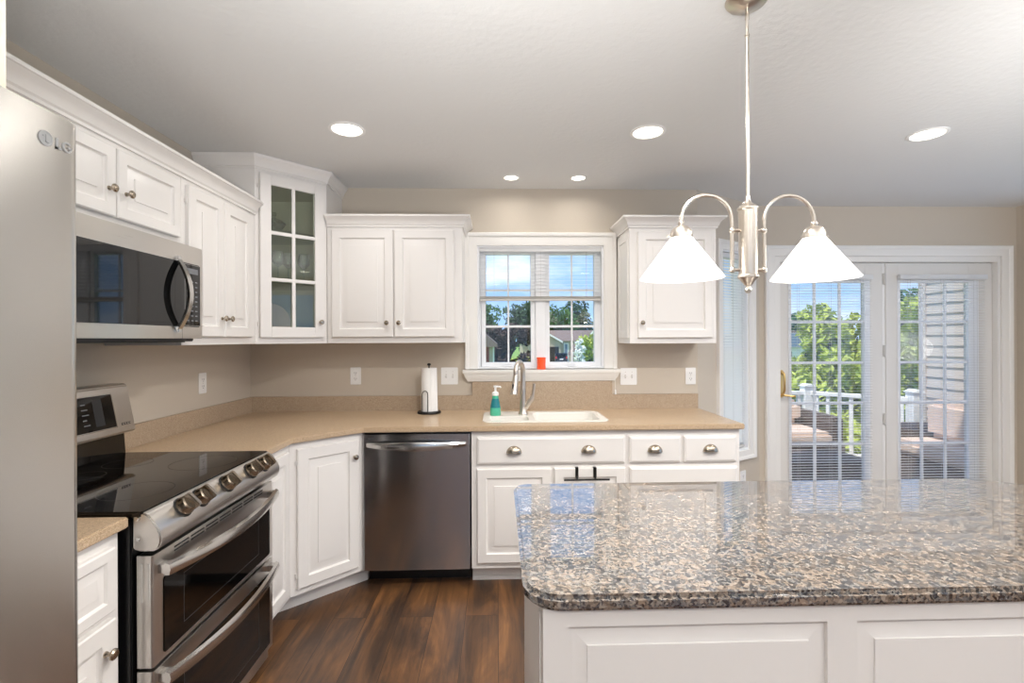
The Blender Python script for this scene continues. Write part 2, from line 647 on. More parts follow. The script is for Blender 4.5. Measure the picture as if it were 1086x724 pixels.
def rrect(x0, x1, y0, y1, r, n=6):
    p = []
    rs = r if isinstance(r, (list, tuple)) else [r] * 4
    for (cx, cy, a0, rr) in ((x1 - rs[0], y0 + rs[0], -PI / 2, rs[0]), (x1 - rs[1], y1 - rs[1], 0, rs[1]),
                             (x0 + rs[2], y1 - rs[2], PI / 2, rs[2]), (x0 + rs[3], y0 + rs[3], PI, rs[3])):
        for i in range(n + 1):
            a = a0 + PI / 2 * i / n
            p.append((cx + rr * math.cos(a), cy + rr * math.sin(a)))
    return p


def arc(cx, cz, r, a0, a1, n=12):
    return [(cx + r * math.cos(a0 + (a1 - a0) * i / n), cz + r * math.sin(a0 + (a1 - a0) * i / n)) for i in range(n + 1)]


# ------------------------------------------------------------------ room shell
W, D, E_, XR, H, YB = -1.688, 3.43, 3.843, 4.175, 2.44, -3.6
BAYX, BAYA = 1.41, math.radians(32)
BAYL = (E_ - D) / math.sin(BAYA)
BAYX2 = BAYX + BAYL * math.cos(BAYA)
T = 0.14


def wall(name, x0, x1, holes, h=H, loc=(0, 0, 0), rz=0.0, t=T):
    """wall along local x, room side at y=0, with rectangular openings"""
    m = MB()
    xs = sorted(set([x0, x1] + [v for q in holes for v in q[:2]]))
    for a, b in zip(xs, xs[1:]):
        hs = [q for q in holes if q[0] <= a and q[1] >= b]
        z = 0.0
        for q in sorted(hs, key=lambda q: q[2]):
            if q[2] > z:
                m.box(a, b, 0, t, z, q[2])
            z = q[3]
        m.box(a, b, 0, t, z, h)
    o = m.build(name, M['wall'], None, loc, (0, 0, rz), smooth=0)
    return st(o)


wall('wall_back', W - T, BAYX, [(-0.135, 0.746, 1.19, 2.045)], loc=(0, D, 0))
wall('wall_bay', 0, BAYL, [(0.285, 0.627, 0.54, 2.05)], loc=(BAYX, D, 0), rz=BAYA)
wall('wall_patio', BAYX2, XR + T, [(2.195, 4.045, 0.0, 2.045)], loc=(0, E_, 0))
st(MB().box(W - T, W, YB - T, D, 0, H).build('wall_left', M['wall'], smooth=0))
wall('wall_right', -E_, -YB + T, [(-3.45, 0.6, 0.4, 2.2)], loc=(XR, 0, 0), rz=-PI / 2)
wall('wall_front', -XR, -W, [(-3.6, -1.2, 0.7, 2.2), (-0.7, 1.2, 0.7, 2.2)], loc=(0, YB, 0), rz=PI)
fl = [(W - T, YB - T), (XR + T, YB - T), (XR + T, E_ + T), (BAYX2, E_ + T), (BAYX, D + T), (W - T, D + T)]
st(MB().prism(fl, -0.1, 0.0).build('floor', M['floor'], smooth=0))
st(MB().prism(fl, H, H + 0.15).build('ceiling', M['ceiling'], smooth=0))

# casing profile swept round an opening in local x-z, projecting to -y


def casing(m, x0, x1, z0, z1, w, legs_to_floor=False, prof=None):
    """mitred moulded casing round the opening x0..x1, z0..z1 (open at the bottom unless closed)"""
    pr = prof or [(0.0, 0.0), (0.0, -0.012), (0.012, -0.016), (w - 0.03, -0.017), (w - 0.022, -0.026), (w - 0.006, -0.03), (w, -0.024), (w, 0.0)]
    k = len(pr)
    vs = []
    if legs_to_floor:
        corners = [(x0, z0, -1, 0), (x0, z1, -1, 1), (x1, z1, 1, 1), (x1, z0, 1, 0)]
    else:
        corners = [(x0, z0, -1, -1), (x0, z1, -1, 1), (x1, z1, 1, 1), (x1, z0, 1, -1)]
    for (x, z, sx_, sz_) in corners:
        for o, y in pr:
            vs.append((x + sx_ * o, y, z + sz_ * o))
    fs = []
    n = 3 if legs_to_floor else 4
    for i in range(n):
        j = (i + 1) % 4
        for a in range(k):
            b = (a + 1) % k
            fs.append((i * k + a, i * k + b, j * k + b, j * k + a))
    if legs_to_floor:
        fs.append(tuple(range(k)))
        fs.append(tuple(3 * k + a for a in range(k)))
    m.add(vs, fs)
    return m


def frame(m, x0, x1, z0, z1, w, y0, y1, wb=None, wt=None):
    wb = w if wb is None else wb
    wt = w if wt is None else wt
    m.box(x0, x0 + w, y0, y1, z0, z1)
    m.box(x1 - w, x1, y0, y1, z0, z1)
    m.box(x0 + w, x1 - w, y0, y1, z0, z0 + wb)
    m.box(x0 + w, x1 - w, y0, y1, z1 - wt, z1)
    return m


# ---- window 1, over the sink
w1 = struct('window_1', (0, D, 0))
casing(MB(), -0.135, 0.746, 1.19, 2.045, 0.088, True).build('casing', M['trim'], w1)
MB().sweep([(-0.232, 0.0), (-0.232, -0.055), (0.846, -0.055), (0.846, 0.0)],
           [(-0.05, 1.106), (-0.028, 1.106), (-0.024, 1.118), (-0.012, 1.135), (-0.006, 1.152), (-0.004, 1.160), (0.0, 1.160), (0.004, 1.166), (0.004, 1.186), (-0.05, 1.186)]).box(-0.195, 0.809, -0.02, 0.0, 1.108, 1.186).box(-0.135, 0.746, 0, 0.05, 1.176, 1.191).build('stool', M['trim'], w1)
frame(MB(), -0.135, 0.746, 1.19, 2.045, 0.012, 0.0, 0.12).build('jamb', M['vinyl'], w1, bevel=0.001)
m = MB()
frame(m, -0.123, 0.734, 1.191, 2.033, 0.012, 0.045, 0.115)
m.box(0.272, 0.339, 0.03, 0.115, 1.2, 2.03)
m.build('frame', M['vinyl'], w1, bevel=0.002)
for (a, b) in ((-0.111, 0.272), (0.339, 0.722)):
    sm = MB()
    zz0, zz1 = 1.203, 2.021
    frame(sm, a, b, zz0, zz1, 0.032, 0.045, 0.085, 0.03, 0.03)
    s_ = sm.build('sash', M['vinyl'], w1, bevel=0.003)
    MB().box(a + 0.03, b - 0.03, 0.066, 0.070, zz0 + 0.028, zz1 - 0.028).build('pane', M['glass'], s_, smooth=0)
    mu = MB()
    cx = (a + b) / 2
    mu.box(cx - 0.006, cx + 0.006, 0.054, 0.066, zz0 + 0.03, zz1 - 0.03)
    for z in (1.485, 1.741):
        mu.box(a + 0.032, b - 0.032, 0.055, 0.066, z - 0.008, z + 0.008)
    mu.build('muntins', M['vinyl'], s_, bevel=0.001)
    MB().box(cx - 0.03, cx + 0.03, 0.03, 0.046, 1.205, 1.214).tube([(cx + 0.02, 0.035, 1.212), (cx + 0.02, 0.028, 1.224), (cx - 0.03, 0.028, 1.222)], 0.004, 6).build('crank_handle', M['vinyl'], s_)


def blind(name, label, x0, x1, ztop, zbot, zrail, y, loc, rz, tilt=0.10, pitch=0.021, stack=0.0, cord=None, railmat='tape', wdt=0.025, ladders=3):
    b = thing(name, label, 'blind', loc, rz, 'window blinds')
    MB().box(x0, x1, y - 0.014, y + 0.014, ztop - 0.03, ztop).box(x0, x1, y - 0.02, y - 0.0145, ztop - 0.036, ztop).build('headrail', M['slat'], b, bevel=0.002)
    m_ = MB()
    z = ztop - 0.045
    hw = wdt / 2
    while z > zbot + 0.012:
        vs = []
        for k in range(5):
            u = -1 + k / 2
            yy, zz = u * hw, 0.0012 * (1 - u * u)
            yy, zz = yy * math.cos(tilt) - zz * math.sin(tilt), yy * math.sin(tilt) + zz * math.cos(tilt)
            vs += [(x0 + 0.004, y + yy, z + zz), (x1 - 0.004, y + yy, z + zz)]
        m_.add(vs, [(2 * k, 2 * k + 1, 2 * k + 3, 2 * k + 2) for k in range(4)])
        z -= pitch
    m_.build('slats', M['slat'], b)
    if stack:
        ms = MB()
        zz = zrail + 0.014
        while zz < zrail + 0.014 + stack:
            ms.box(x0 + 0.004, x1 - 0.004, y - hw, y + hw, zz, zz + 0.0012)
            zz += 0.0021
        ms.build('stacked_slats', M['tape'], b, smooth=0)
    MB().box(x0 + 0.003, x1 - 0.003, y - 0.012, y + 0.012, zrail, zrail + 0.013).build('bottom_rail', M[railmat], b, bevel=0.002)
    for i in range(ladders):
        lm = MB()
        lx = x0 + (x1 - x0) * (0.12 + 0.76 * i / (ladders - 1))
        for yy in (y - hw - 0.001, y + hw + 0.001):
            lm.box(lx - 0.0007, lx + 0.0007, yy - 0.0005, yy + 0.0005, zrail, ztop - 0.03)
        lm.box(lx - 0.0007, lx + 0.0007, y - hw - 0.001, y + hw + 0.001, zrail - 0.001, zrail)
        lm.build('ladder_cord', M['tape'], b, smooth=0)
    if cord:
        cm = MB().tube([Vector(p) for p in cord], 0.0012, 6)
        ex = cord[-1]
        cm.lathe([(0.0005, 0.0), (0.004, -0.004), (0.006, -0.03), (0.004, -0.036), (0.0005, -0.036)], 8, ex)
        cm.build('pull_cord', M['plate'], b)
    return b


blind('window_blind', 'white mini blind raised halfway in the window over the sink', -0.121, 0.732, 2.04, 1.70, 1.663, 0.022, (0, D, 0), 0,
      tilt=0.13, pitch=0.024, wdt=0.02, stack=0.018, cord=[(0.728, -0.008, 2.01), (0.80, -0.066, 1.30), (0.806, -0.066, 1.19), (0.812, -0.062, 1.05)])

# ---- window 2, in the bay wall
w2 = struct('window_2', (BAYX, D, 0), BAYA)
casing(MB(), 0.285, 0.627, 0.54, 2.05, 0.07).build('casing', M['trim'], w2)
frame(MB(), 0.285, 0.627, 0.54, 2.05, 0.012, 0.0, 0.12).build('jamb', M['vinyl'], w2)
frame(MB(), 0.297, 0.615, 0.552, 2.038, 0.03, 0.06, 0.10).box(0.327, 0.585, 0.065, 0.095, 1.28, 1.32).build('sash', M['vinyl'], w2, bevel=0.002)
MB().box(0.325, 0.587, 0.078, 0.082, 0.58, 2.01).build('pane', M['glass'], w2, smooth=0)
blind('window_blind', 'narrow white mini blind lowered over the tall angled window beside the patio doors', 0.302, 0.610, 2.034, 0.575, 0.56, 0.03, (BAYX, D, 0), BAYA, tilt=0.9)

# ---- unseen windows added behind the camera for frontal fill daylight
for k, (a, b) in enumerate(((-3.6, -1.2), (-0.7, 1.2))):
    w_ = struct('window_%d' % (k + 3), (0, YB, 0), PI)
    casing(MB(), a, b, 0.7, 2.2, 0.085).build('casing', M['trim'], w_)
    frame(MB(), a, b, 0.7, 2.2, 0.05, 0.03, 0.1).box((a + b) / 2 - 0.03, (a + b) / 2 + 0.03, 0.03, 0.1, 0.74, 2.16).build('frame', M['vinyl'], w_)
    MB().box(a + 0.04, b - 0.04, 0.06, 0.064, 0.74, 2.16).build('pane', M['glass'], w_, smooth=0)

# ---- wide unseen window added at the right for side fill daylight
w5 = struct('window_5', (XR, 0, 0), -PI / 2)
casing(MB(), -3.45, 0.6, 0.4, 2.2, 0.085).build('casing', M['trim'], w5)
frame(MB(), -3.45, 0.6, 0.4, 2.2, 0.05, 0.03, 0.1).box(-2.13, -2.07, 0.03, 0.1, 0.44, 2.16).box(-0.78, -0.72, 0.03, 0.1, 0.44, 2.16).build('frame', M['vinyl'], w5)
MB().box(-3.41, 0.56, 0.06, 0.064, 0.44, 2.16).build('pane', M['glass'], w5, smooth=0)

# ---- patio doors
d1 = struct('door_1', (0, E_, 0))
casing(MB(), 2.195, 4.045, 0.0, 2.045, 0.082, True).build('casing', M['trim'], d1)
m = MB()
m.box(2.195, 2.243, 0.0, T, 0, 2.045).box(4.02, 4.045, 0.0, T, 0, 2.045).box(2.243, 4.02, 0.0, T, 2.0, 2.045).box(2.243, 4.02, 0.02, T, 0, 0.025)
m.box(3.108, 3.134, 0.05, 0.09, 0.025, 2.0)
m.build('jamb', M['trim'], d1, bevel=0.002)


def patio_leaf(x0, x1, gx0, gx1, rb):
    m_ = MB()
    y0, y1 = 0.045, 0.09
    zt, zb, gz0, gz1 = 1.997, 0.028, 0.215, 1.85
    m_.box(x0, gx0, y0, y1, zb, zt).box(gx1, x1, y0, y1, zb, zt).box(gx0, gx1, y0, y1, zb, gz0).box(gx0, gx1, y0, y1, gz1, zt)
    lf = m_.build('leaf', M['doorpaint'], d1, bevel=0.002)
    MB().box(gx0, gx1, y0 + 0.018, y0 + 0.023, gz0, gz1).build('pane', M['glass'], lf, smooth=0)
    frame(MB(), gx0 - 0.012, gx1 + 0.012, gz0 - 0.012, gz1 + 0.012, 0.022, y0 - 0.006, y0 + 0.016).build('glazing_bead', M['vinyl'], lf, bevel=0.002)
    MB().box(gx1 + 0.010, gx1 + rb, y0 - 0.006, y0 - 0.0002, gz0 - 0.012, gz1 + 0.012).build('side_bead', M['vinyl'], lf, bevel=0.001)
    g = MB()
    for i in (1, 2):
        x = gx0 + (gx1 - gx0) * i / 3
        g.box(x - 0.011, x + 0.011, y0 + 0.003, y0 + 0.017, gz0, gz1)
    for i in range(1, 5):
        z = gz0 + (gz1 - gz0) * i / 5
        g.box(gx0, gx1, y0 + 0.004, y0 + 0.017, z - 0.011, z + 0.011)
    g.build('muntins', M['vinyl'], lf, bevel=0.002)
    return lf


lfl = patio_leaf(2.246, 3.107, 2.345, 2.965, 0.035)
lfr = patio_leaf(3.135, 4.018, 3.24, 3.825, 0.075)
for z in (1.87, 1.29, 0.74, 0.2):
    hm = MB().lathe([(0.0001, -0.05), (0.005, -0.045), (0.005, 0.045), (0.0001, 0.045)], 10, (3.121, 0.040, z)).box(3.110, 3.132, 0.042, 0.046, z - 0.044, z + 0.044)
    hm.build('hinge', M['tape'], d1)
hb = MB().prism(rrect(2.262, 2.290, 0.92, 1.14, 0.012), 0.040, 0.0455, 'y').build('handle_plate', M['brass'], lfl)
MB().tube([(2.276, 0.042, 0.94), (2.276, 0.0, 0.94), (2.29, -0.004, 0.94), (2.36, -0.004, 0.932)], 0.008, 8).tube([(2.276, 0.04, 1.115), (2.276, 0.005, 1.11), (2.276, -0.002, 1.07), (2.276, 0.0, 0.98), (2.276, 0.018, 0.955)], 0.008, 8).sphere((2.276, 0.025, 1.115), 0.014).build('handle', M['brass'], hb)
blind('window_blind', 'white mini blind lowered over the left patio door with brass handle', 2.315, 2.995, 1.898, 0.17, 0.155, 0.014, (0, E_, 0), 0, tilt=-0.06, ladders=3)
blind('window_blind', 'white mini blind lowered over the right patio door, siding behind it', 3.215, 3.935, 1.898, 0.17, 0.155, 0.014, (0, E_, 0), 0, tilt=-0.06, ladders=3)

# baseboards
bp_ = [(0.0, 0.0), (0.014, 0.0), (0.014, 0.09), (0.008, 0.1), (0.004, 0.11), (0.0, 0.11)]
st(MB().sweep([(BAYX, D), (BAYX2, E_), (2.11, E_)], bp_).build('baseboard_bay', M['trim']))
st(MB().sweep([(XR, E_), (XR, YB)], bp_).build('baseboard_right', M['trim']))

# ------------------------------------------------------------------ cabinet parts
DP = [(0.0, 0.0), (0.0, -0.015), (0.004, -0.019), (0.050, -0.019), (0.053, -0.012), (0.057, -0.0085), (0.064, -0.0085), (0.067, -0.0092), (0.096, -0.0150), (0.0968, -0.0185), (0.100, -0.0190)]


def knob(parent, x, z, y=-0.019, name='knob'):
    return MB().lathe([(0.0001, 0.0), (0.008, 0.0), (0.0075, 0.004), (0.005, 0.008), (0.005, 0.014), (0.010, 0.017), (0.0145, 0.020), (0.0145, 0.024), (0.010, 0.028), (0.0001, 0.029)],
                      16, (x, y, z), '-y').build(name, M['knobmetal'], parent)


def hinges(parent, x, zs, y=0.0):
    for z in zs:
        MB().lathe([(0.0001, -0.012), (0.004, -0.012), (0.004, 0.012), (0.0001, 0.012)], 8, (x, y - 0.008, z)).box(x - 0.005, x + 0.005, y - 0.004, y, z - 0.009, z + 0.009).build('hinge', M['paint'], parent)


def cab_door(parent, x0, x1, z0, z1, kx=None, kz=None, hinge=None, stile=None, name='door'):
    pr = DP if stile is None else [(a if a < 0.01 else a * stile, y) for a, y in DP]
    d = MB().rings(x0, x1, z0, z1, pr).build(name, M['paint'], parent, smooth=20)
    if kx is not None:
        knob(d, kx, kz)
    if hinge is not None:
        hinges(d, hinge, (z0 + 0.07, z1 - 0.07))
    return d


def drawer(parent, x0, x1, z0, z1, pulls=(), kx=None, name='drawer'):
    d = MB().rings(x0, x1, z0, z1, [(0, 0), (0, -0.013), (0.004, -0.015), (0.012, -0.019), (0.016, -0.019)]).build(name, M['paint'], parent, smooth=20)
    for px in pulls:
        cup_pull(d, px, (z0 + z1) / 2 - 0.012)
    if kx is not None:
        knob(d, kx, (z0 + z1) / 2)
    return d


def cup_pull(parent, x, z):
    vs, fs = [], []
    a, b, c = 0.043, 0.040, 0.026
    na, nb = 14, 7
    for j in range(nb + 1):
        be = PI / 2 * j / nb
        for i in range(na + 1):
            al = PI * i / na
            vs.append((x + a * math.cos(al) * math.cos(be), -0.019 - c * math.sin(al) * math.cos(be), z + b * math.sin(be)))
    for j in range(nb):
        for i in range(na):
            o = j * (na + 1) + i
            fs.append((o, o + 1, o + na + 2, o + na + 1))
    m_ = MB().add(vs, fs)
    o = m_.build('cup_pull', M['knobmetal'], parent, solid=0.002)
    return o


CROWN = [(0.0, 0.0), (0.010, 0.0), (0.010, 0.010), (0.016, 0.016), (0.020, 0.030), (0.030, 0.044), (0.042, 0.052), (0.046, 0.056), (0.052, 0.058), (0.052, 0.070), (0.0, 0.070)]


def crown(parent, path, z, prof=CROWN):
    return MB().sweep(path, [(o, z + h) for o, h in prof], cap=len(path) > 2).build('crown_moulding', M['paint'], parent, smooth=25)


def wall_cab(label, loc, rz, w, depth, z0, z1, crown_path=None, group='white wall cabinets', zc=None, name='wall_cabinet'):
    t = thing(name, label, 'cabinet', loc, rz, group)
    MB().box(0, w, 0, depth, z0, z1).build('body', M['paint'], t, bevel=0.0015)
    if crown_path:
        crown(t, crown_path, (z1 if zc is None else zc) - 0.012)
    return t


Z0, Z1 = 1.375, 2.112
LR = PI / 2     # left-wall units face +x


def left(x, y, z=0.0):
    return (x, y, z)


XF = -1.36
G = 0.002
# over the fridge
t = thing('fridge_cabinet', 'cream cabinet above the refrigerator at the left edge', 'cabinet', (-0.886, 0.0, 0), LR, 'white wall cabinets')
MB().box(0, 0.922, 0, 0.797, 1.80, H - 0.001).build('body', M['cream'], t, bevel=0.0015)
cab_door(t, 0.03, 0.45, 1.83, 2.36)
cab_door(t, 0.46, 0.89, 1.83, 2.36)
# between the fridge and the microwave
t = wall_cab('white wall cabinet half hidden between refrigerator and microwave', (XF, 0.925, 0), LR, 0.487, 0.326, Z0, Z1, [(0, 0), (0.487, 0)])
cab_door(t, 0.03, 0.455, 1.41, 2.07, 0.42, 1.5)
# over the microwave
t = wall_cab('short white two-door wall cabinet directly above the microwave', (XF, 1.412, 0), LR, 0.758, 0.326, 1.795, Z1, [(0, 0), (0.758, 0)])
cab_door(t, 0.028, 0.374, 1.832, 2.078, 0.338, 1.925, 0.024, 0.85)
cab_door(t, 0.382, 0.730, 1.832, 2.078, 0.418, 1.925, 0.734, 0.85)
# right of the microwave
t = wall_cab('tall white two-door wall cabinet between the microwave and corner cabinet', (XF, 2.170, 0), LR, 0.648, 0.326, Z0, Z1, [(0, 0), (0.648, 0)])
cab_door(t, 0.030, 0.306, 1.412, 2.078, 0.280, 1.502, 0.026)
cab_door(t, 0.312, 0.585, 1.412, 2.078, 0.338, 1.502, 0.589)
# back wall, left of the window
BY = 3.115
t = wall_cab('white two-door wall cabinet left of the sink window', (-1.058, BY, 0), 0, 0.841, D - BY - G, Z0, Z1, [(0.0, 0), (0.841, 0), (0.841, D - BY - G)])
cab_door(t, 0.032, 0.411, 1.412, 2.080, 0.374, 1.500, 0.028)
cab_door(t, 0.420, 0.790, 1.412, 2.080, 0.449, 1.500, 0.794)
# back wall, right of the window
t = wall_cab('white single-door wall cabinet right of the sink window', (0.845, BY, 0), 0, 0.556, D - BY - G, 1.365, 2.112, [(0, D - BY - G), (0, 0), (0.556, 0), (0.556, D - BY - G)])
cab_door(t, 0.048, 0.528, 1.400, 2.074, 0.072, 1.496, 0.532)
sp = MB().rings(0.03, 0.285, 1.40, 2.075, [(0, 0), (0, -0.005), (0.002, -0.007), (0.045, -0.007), (0.049, -0.002), (0.055, -0.002), (0.078, -0.006), (0.08, -0.006)])
sp.build('side_panel', M['paint'], t, pre=Matrix.Translation((0, D - BY, 0)) @ Matrix.Rotation(-PI / 2, 4, 'Z'), smooth=20)

# diagonal corner cabinet with glass door
CA, CB = Vector((-1.36, 2.820)), Vector((-1.062, 3.118))
cl = (CB - CA).length
cc = thing('corner_cabinet', 'tall white diagonal corner cabinet with a six-pane glass door', 'cabinet', (CA.x, CA.y, 0), PI / 4, 'white wall cabinets')
inv = (Matrix.Translation((CA.x, CA.y, 0)) @ Matrix.Rotation(PI / 4, 4, 'Z')).inverted()
CT = H - 0.002
outl = [(CA.x, CA.y), (CB.x, CB.y), (CB.x, D - G), (W + G, D - G), (W + G, CA.y)]


def shrink(poly, d):
    n = len(poly)
    r = []
    for i in range(n):
        p0, p1, p2 = Vector(poly[i - 1]), Vector(poly[i]), Vector(poly[(i + 1) % n])
        a, b = (p1 - p0).normalized(), (p2 - p1).normalized()
        na, nb = Vector((-a.y, a.x)), Vector((-b.y, b.x))
        q = na + nb
        q = q / q.dot(na)
        r.append((p1.x + q.x * d, p1.y + q.y * d))
    return r


inn = shrink(outl, 0.016)
m = MB()
for i in (1, 2, 3, 4):      # every side but the diagonal one
    j = (i + 1) % 5
    m.prism([outl[i], outl[j], inn[j], inn[i]], Z0, CT)
m.prism(shrink(outl, 0.0006), Z0 + 0.0003, Z0 + 0.018)
m.prism(shrink(outl, 0.0006), 2.34, 2.358)
m.build('body', M['paint'], cc, pre=inv, smooth=0)
m = MB()
for i in (1, 2, 3, 4):
    j = (i + 1) % 5
    q = shrink(inn, 0.002)
    m.prism([inn[i], inn[j], q[j], q[i]], Z0 + 0.019, 2.339)
m.prism(shrink(inn, 0.003), Z0 + 0.0185, Z0 + 0.021)
m.prism(shrink(inn, 0.003), 2.336, 2.339)
m.build('lining', M['cabin'], cc, pre=inv, smooth=0)
fx0, fx1 = 0.030, cl - 0.030
m = MB()
m.box(0, fx0, 0, 0.018, Z0, CT).box(fx1, cl, 0, 0.018, Z0, CT).box(fx0, fx1, 0, 0.018, Z0, Z0 + 0.045).box(fx0, fx1, 0, 0.018, 2.30, CT)
m.build('face_frame', M['paint'], cc, smooth=0)
CCR = [(0.0, 0.0), (0.006, 0.0), (0.006, 0.008), (0.012, 0.014), (0.016, 0.03), (0.026, 0.046), (0.034, 0.056), (0.038, 0.06), (0.040, 0.075), (0.0, 0.075)]
MB().sweep([(W + G, CA.y), (CA.x, CA.y), (CB.x, CB.y), (CB.x, D - G)], [(o, CT - 0.075 + z) for o, z in CCR]).build('crown_moulding', M['paint'], cc, pre=inv, smooth=25)
# glass door
m = MB()
dx0, dx1, dz0, dz1 = 0.022, cl - 0.022, 1.412, 2.345
gx0, gx1, gz0, gz1 = dx0 + 0.062, dx1 - 0.062, dz0 + 0.065, dz1 - 0.065
frame(m, dx0, dx1, dz0, dz1, 0.060, -0.020, -0.001)
gd = m.build('door', M['paint'], cc, bevel=0.003)
m = MB()
cx = (gx0 + gx1) / 2
m.box(cx - 0.010, cx + 0.010, -0.018, -0.006, gz0 - 0.01, gz1 + 0.01)
for k in (1, 2):
    z = gz0 + (gz1 - gz0) * k / 3
    m.box(gx0 - 0.01, gx1 + 0.01, -0.0175, -0.006, z - 0.010, z + 0.010)
m.build('muntins', M['paint'], gd, bevel=0.002)
MB().box(gx0 - 0.006, gx1 + 0.006, -0.0055, -0.0025, gz0 - 0.006, gz1 + 0.006).build('pane', M['cabglass'], gd, smooth=0)
knob(gd, dx1 - 0.03, 1.505, -0.020)
hinges(gd, dx0 - 0.006, (1.49, 2.27))
SH = (1.735, 2.045)
for z in SH:
    MB().prism(shrink(inn, 0.02), z - 0.005, z).build('shelf', M['clear'], cc, pre=inv, smooth=0)


def cpos(u, v):
    """a point inside the corner cabinet: u along the diagonal, v behind it"""
    a = PI / 4
    return (CA.x + u * math.cos(a) - v * math.sin(a), CA.y + u * math.sin(a) + v * math.cos(a))


def wineglass(u, v, z, h, label, group):
    x, y = cpos(u, v)
    pr = [(0.0005, 0.0), (0.032, 0.0), (0.032, 0.002), (0.006, 0.008), (0.0035, 0.02), (0.0035, h * 0.5), (0.014, h * 0.54), (0.032, h * 0.64), (0.036, h * 0.76), (0.029, h), (0.0275, h),
          (0.034, h * 0.76), (0.030, h * 0.655), (0.0005, h * 0.57)]
    return tag(MB().lathe(pr, 18).build('wine_glass', M['clear'], None, (x, y, z)), label, 'glass', group)


nm = ('leftmost', 'second from left', 'third from left', 'rightmost')
for k, (u, v) in enumerate(((0.085, 0.11), (0.155, 0.075), (0.235, 0.12), (0.315, 0.085))):
    wineglass(u, v, SH[0] + 0.0005, 0.19, 'stemmed clear wine glass on the middle glass shelf of the corner cabinet, ' + nm[k], 'wine glasses in the corner cabinet')
for k, u in enumerate((0.09, 0.14, 0.19, 0.25, 0.31, 0.355)):
    x, y = cpos(u, 0.07 + 0.03 * (k % 2))
    q = ('first', 'second', 'third', 'fourth', 'fifth', 'sixth')[k]
    tag(MB().lathe([(0.0005, 0), (0.019, 0), (0.023, 0.07), (0.0215, 0.07), (0.018, 0.006), (0.0005, 0.006)], 14).build('tumbler', M['clear'], None, (x, y, Z0 + 0.0215)),
        'small clear tumbler on the corner cabinet floor, %s from the left' % q, 'glass', 'tumblers in the corner cabinet')
x, y = cpos(0.145, 0.10)
b = thing('glass_bowl', 'lidded clear glass dish on the top shelf of the corner cabinet', 'dish', (x, y, SH[1] + 0.0005))
MB().lathe([(0.0005, 0.0), (0.03, 0.0), (0.05, 0.02), (0.064, 0.045), (0.061, 0.045), (0.048, 0.023), (0.0005, 0.008)], 20).build('bowl', M['clear'], b)
MB().lathe([(0.066, 0.046), (0.05, 0.062), (0.02, 0.075), (0.006, 0.08), (0.006, 0.09), (0.014, 0.1), (0.010, 0.112), (0.0005, 0.114)], 20).build('lid', M['clear'], b)
x, y = cpos(0.20, 0.30)
tag(MB().lathe([(0.0005, 0.0), (0.06, 0.0), (0.115, 0.014), (0.115, 0.018), (0.058, 0.005), (0.0005, 0.005)], 28).build('serving_plate', M['cushion'], None, (x, y, Z0 + 0.138), (PI / 2 - 0.2, 0, PI / 4)),
    'cream serving plate leaning upright at the back of the corner cabinet', 'plate')

# ------------------------------------------------------------------ base cabinets
BT = 0.877
FY = 2.80
FX = -1.046


def base_cab(label, loc, rz, w, depth, toe=True, recess=0.085, name='base_cabinet', hollow=False):
    t = thing(name, label, 'cabinet', loc, rz, 'white base cabinets')
    if hollow:
        MB().box(0, 0.018, 0.02, depth, 0.10, BT).box(w - 0.018, w, 0.02, depth, 0.10, BT).box(0.018, w - 0.018, 0.02, depth, 0.10, 0.118).box(0.018, w - 0.018, depth - 0.012, depth, 0.118, BT).box(0, w, 0, 0.02, 0.10, BT).build('body', M['paint'], t, smooth=0)
    else:
        MB().box(0, w, 0, depth, 0.10, BT).build('body', M['paint'], t, bevel=0.0015)
    if toe:
        MB().box(0, w, recess, depth, 0, 0.10).sweep([(0, recess), (w, recess)], [(0, 0), (0.014, 0), (0.012, 0.012), (0.004, 0.02), (0, 0.02)]).build('toe_kick', M['paint'], t)
    return t


# sink base
SX0 = -0.147
sb = base_cab('white two-door base cabinet under the sink', (SX0, FY, 0), 0, 0.884, D - FY - G, hollow=True)
drawer(sb, 0.032, 0.872, 0.690, 0.842, (0.240, 0.663), name='drawer_front')
cab_door(sb, 0.031, 0.450, 0.134, 0.664, hinge=0.027)
cab_door(sb, 0.468, 0.872, 0.134, 0.664, hinge=0.876)
# drawer base
db = base_cab('white drawer base cabinet at the right end of the counter', (0.737, FY, 0), 0, 0.655, D - FY - G)
drawer(db, 0.014, 0.308, 0.690, 0.838, (0.158,))
drawer(db, 0.328, 0.630, 0.690, 0.838, (0.478,))
drawer(db, 0.014, 0.636, 0.405, 0.664, (0.320,))
drawer(db, 0.014, 0.636, 0.134, 0.388, (0.320,))
# diagonal base: right end meets the dishwasher at x=-0.757
DL = Vector((FX, 2.511))
DR = Vector((-0.757, FY))
dl = (DR - DL).length
dg = thing('base_cabinet', 'white diagonal corner base cabinet left of the dishwasher', 'cabinet', (DL.x, DL.y, 0), PI / 4, 'white base cabinets')
dinv = (Matrix.Translation((DL.x, DL.y, 0)) @ Matrix.Rotation(PI / 4, 4, 'Z')).inverted()
MB().prism([(DL.x, DL.y), (DR.x, DR.y), (DR.x, D - G), (W + G, D - G), (W + G, DL.y)], 0.10, BT).build('body', M['paint'], dg, pre=dinv, bevel=0.0015)
r_ = 0.095
MB().prism([(DL.x - r_, DL.y + 0.0), (DL.x - r_, DL.y + 0.04), (DR.x, DR.y + r_ + 0.005), (DR.x, D - G), (W + G, D - G), (W + G, DL.y)], 0, 0.10).build('toe_kick', M['paint'], dg, pre=dinv)
cab_door(dg, 0.035, dl - 0.035, 0.134, 0.842, dl - 0.062, 0.752, 0.030, 1.1)
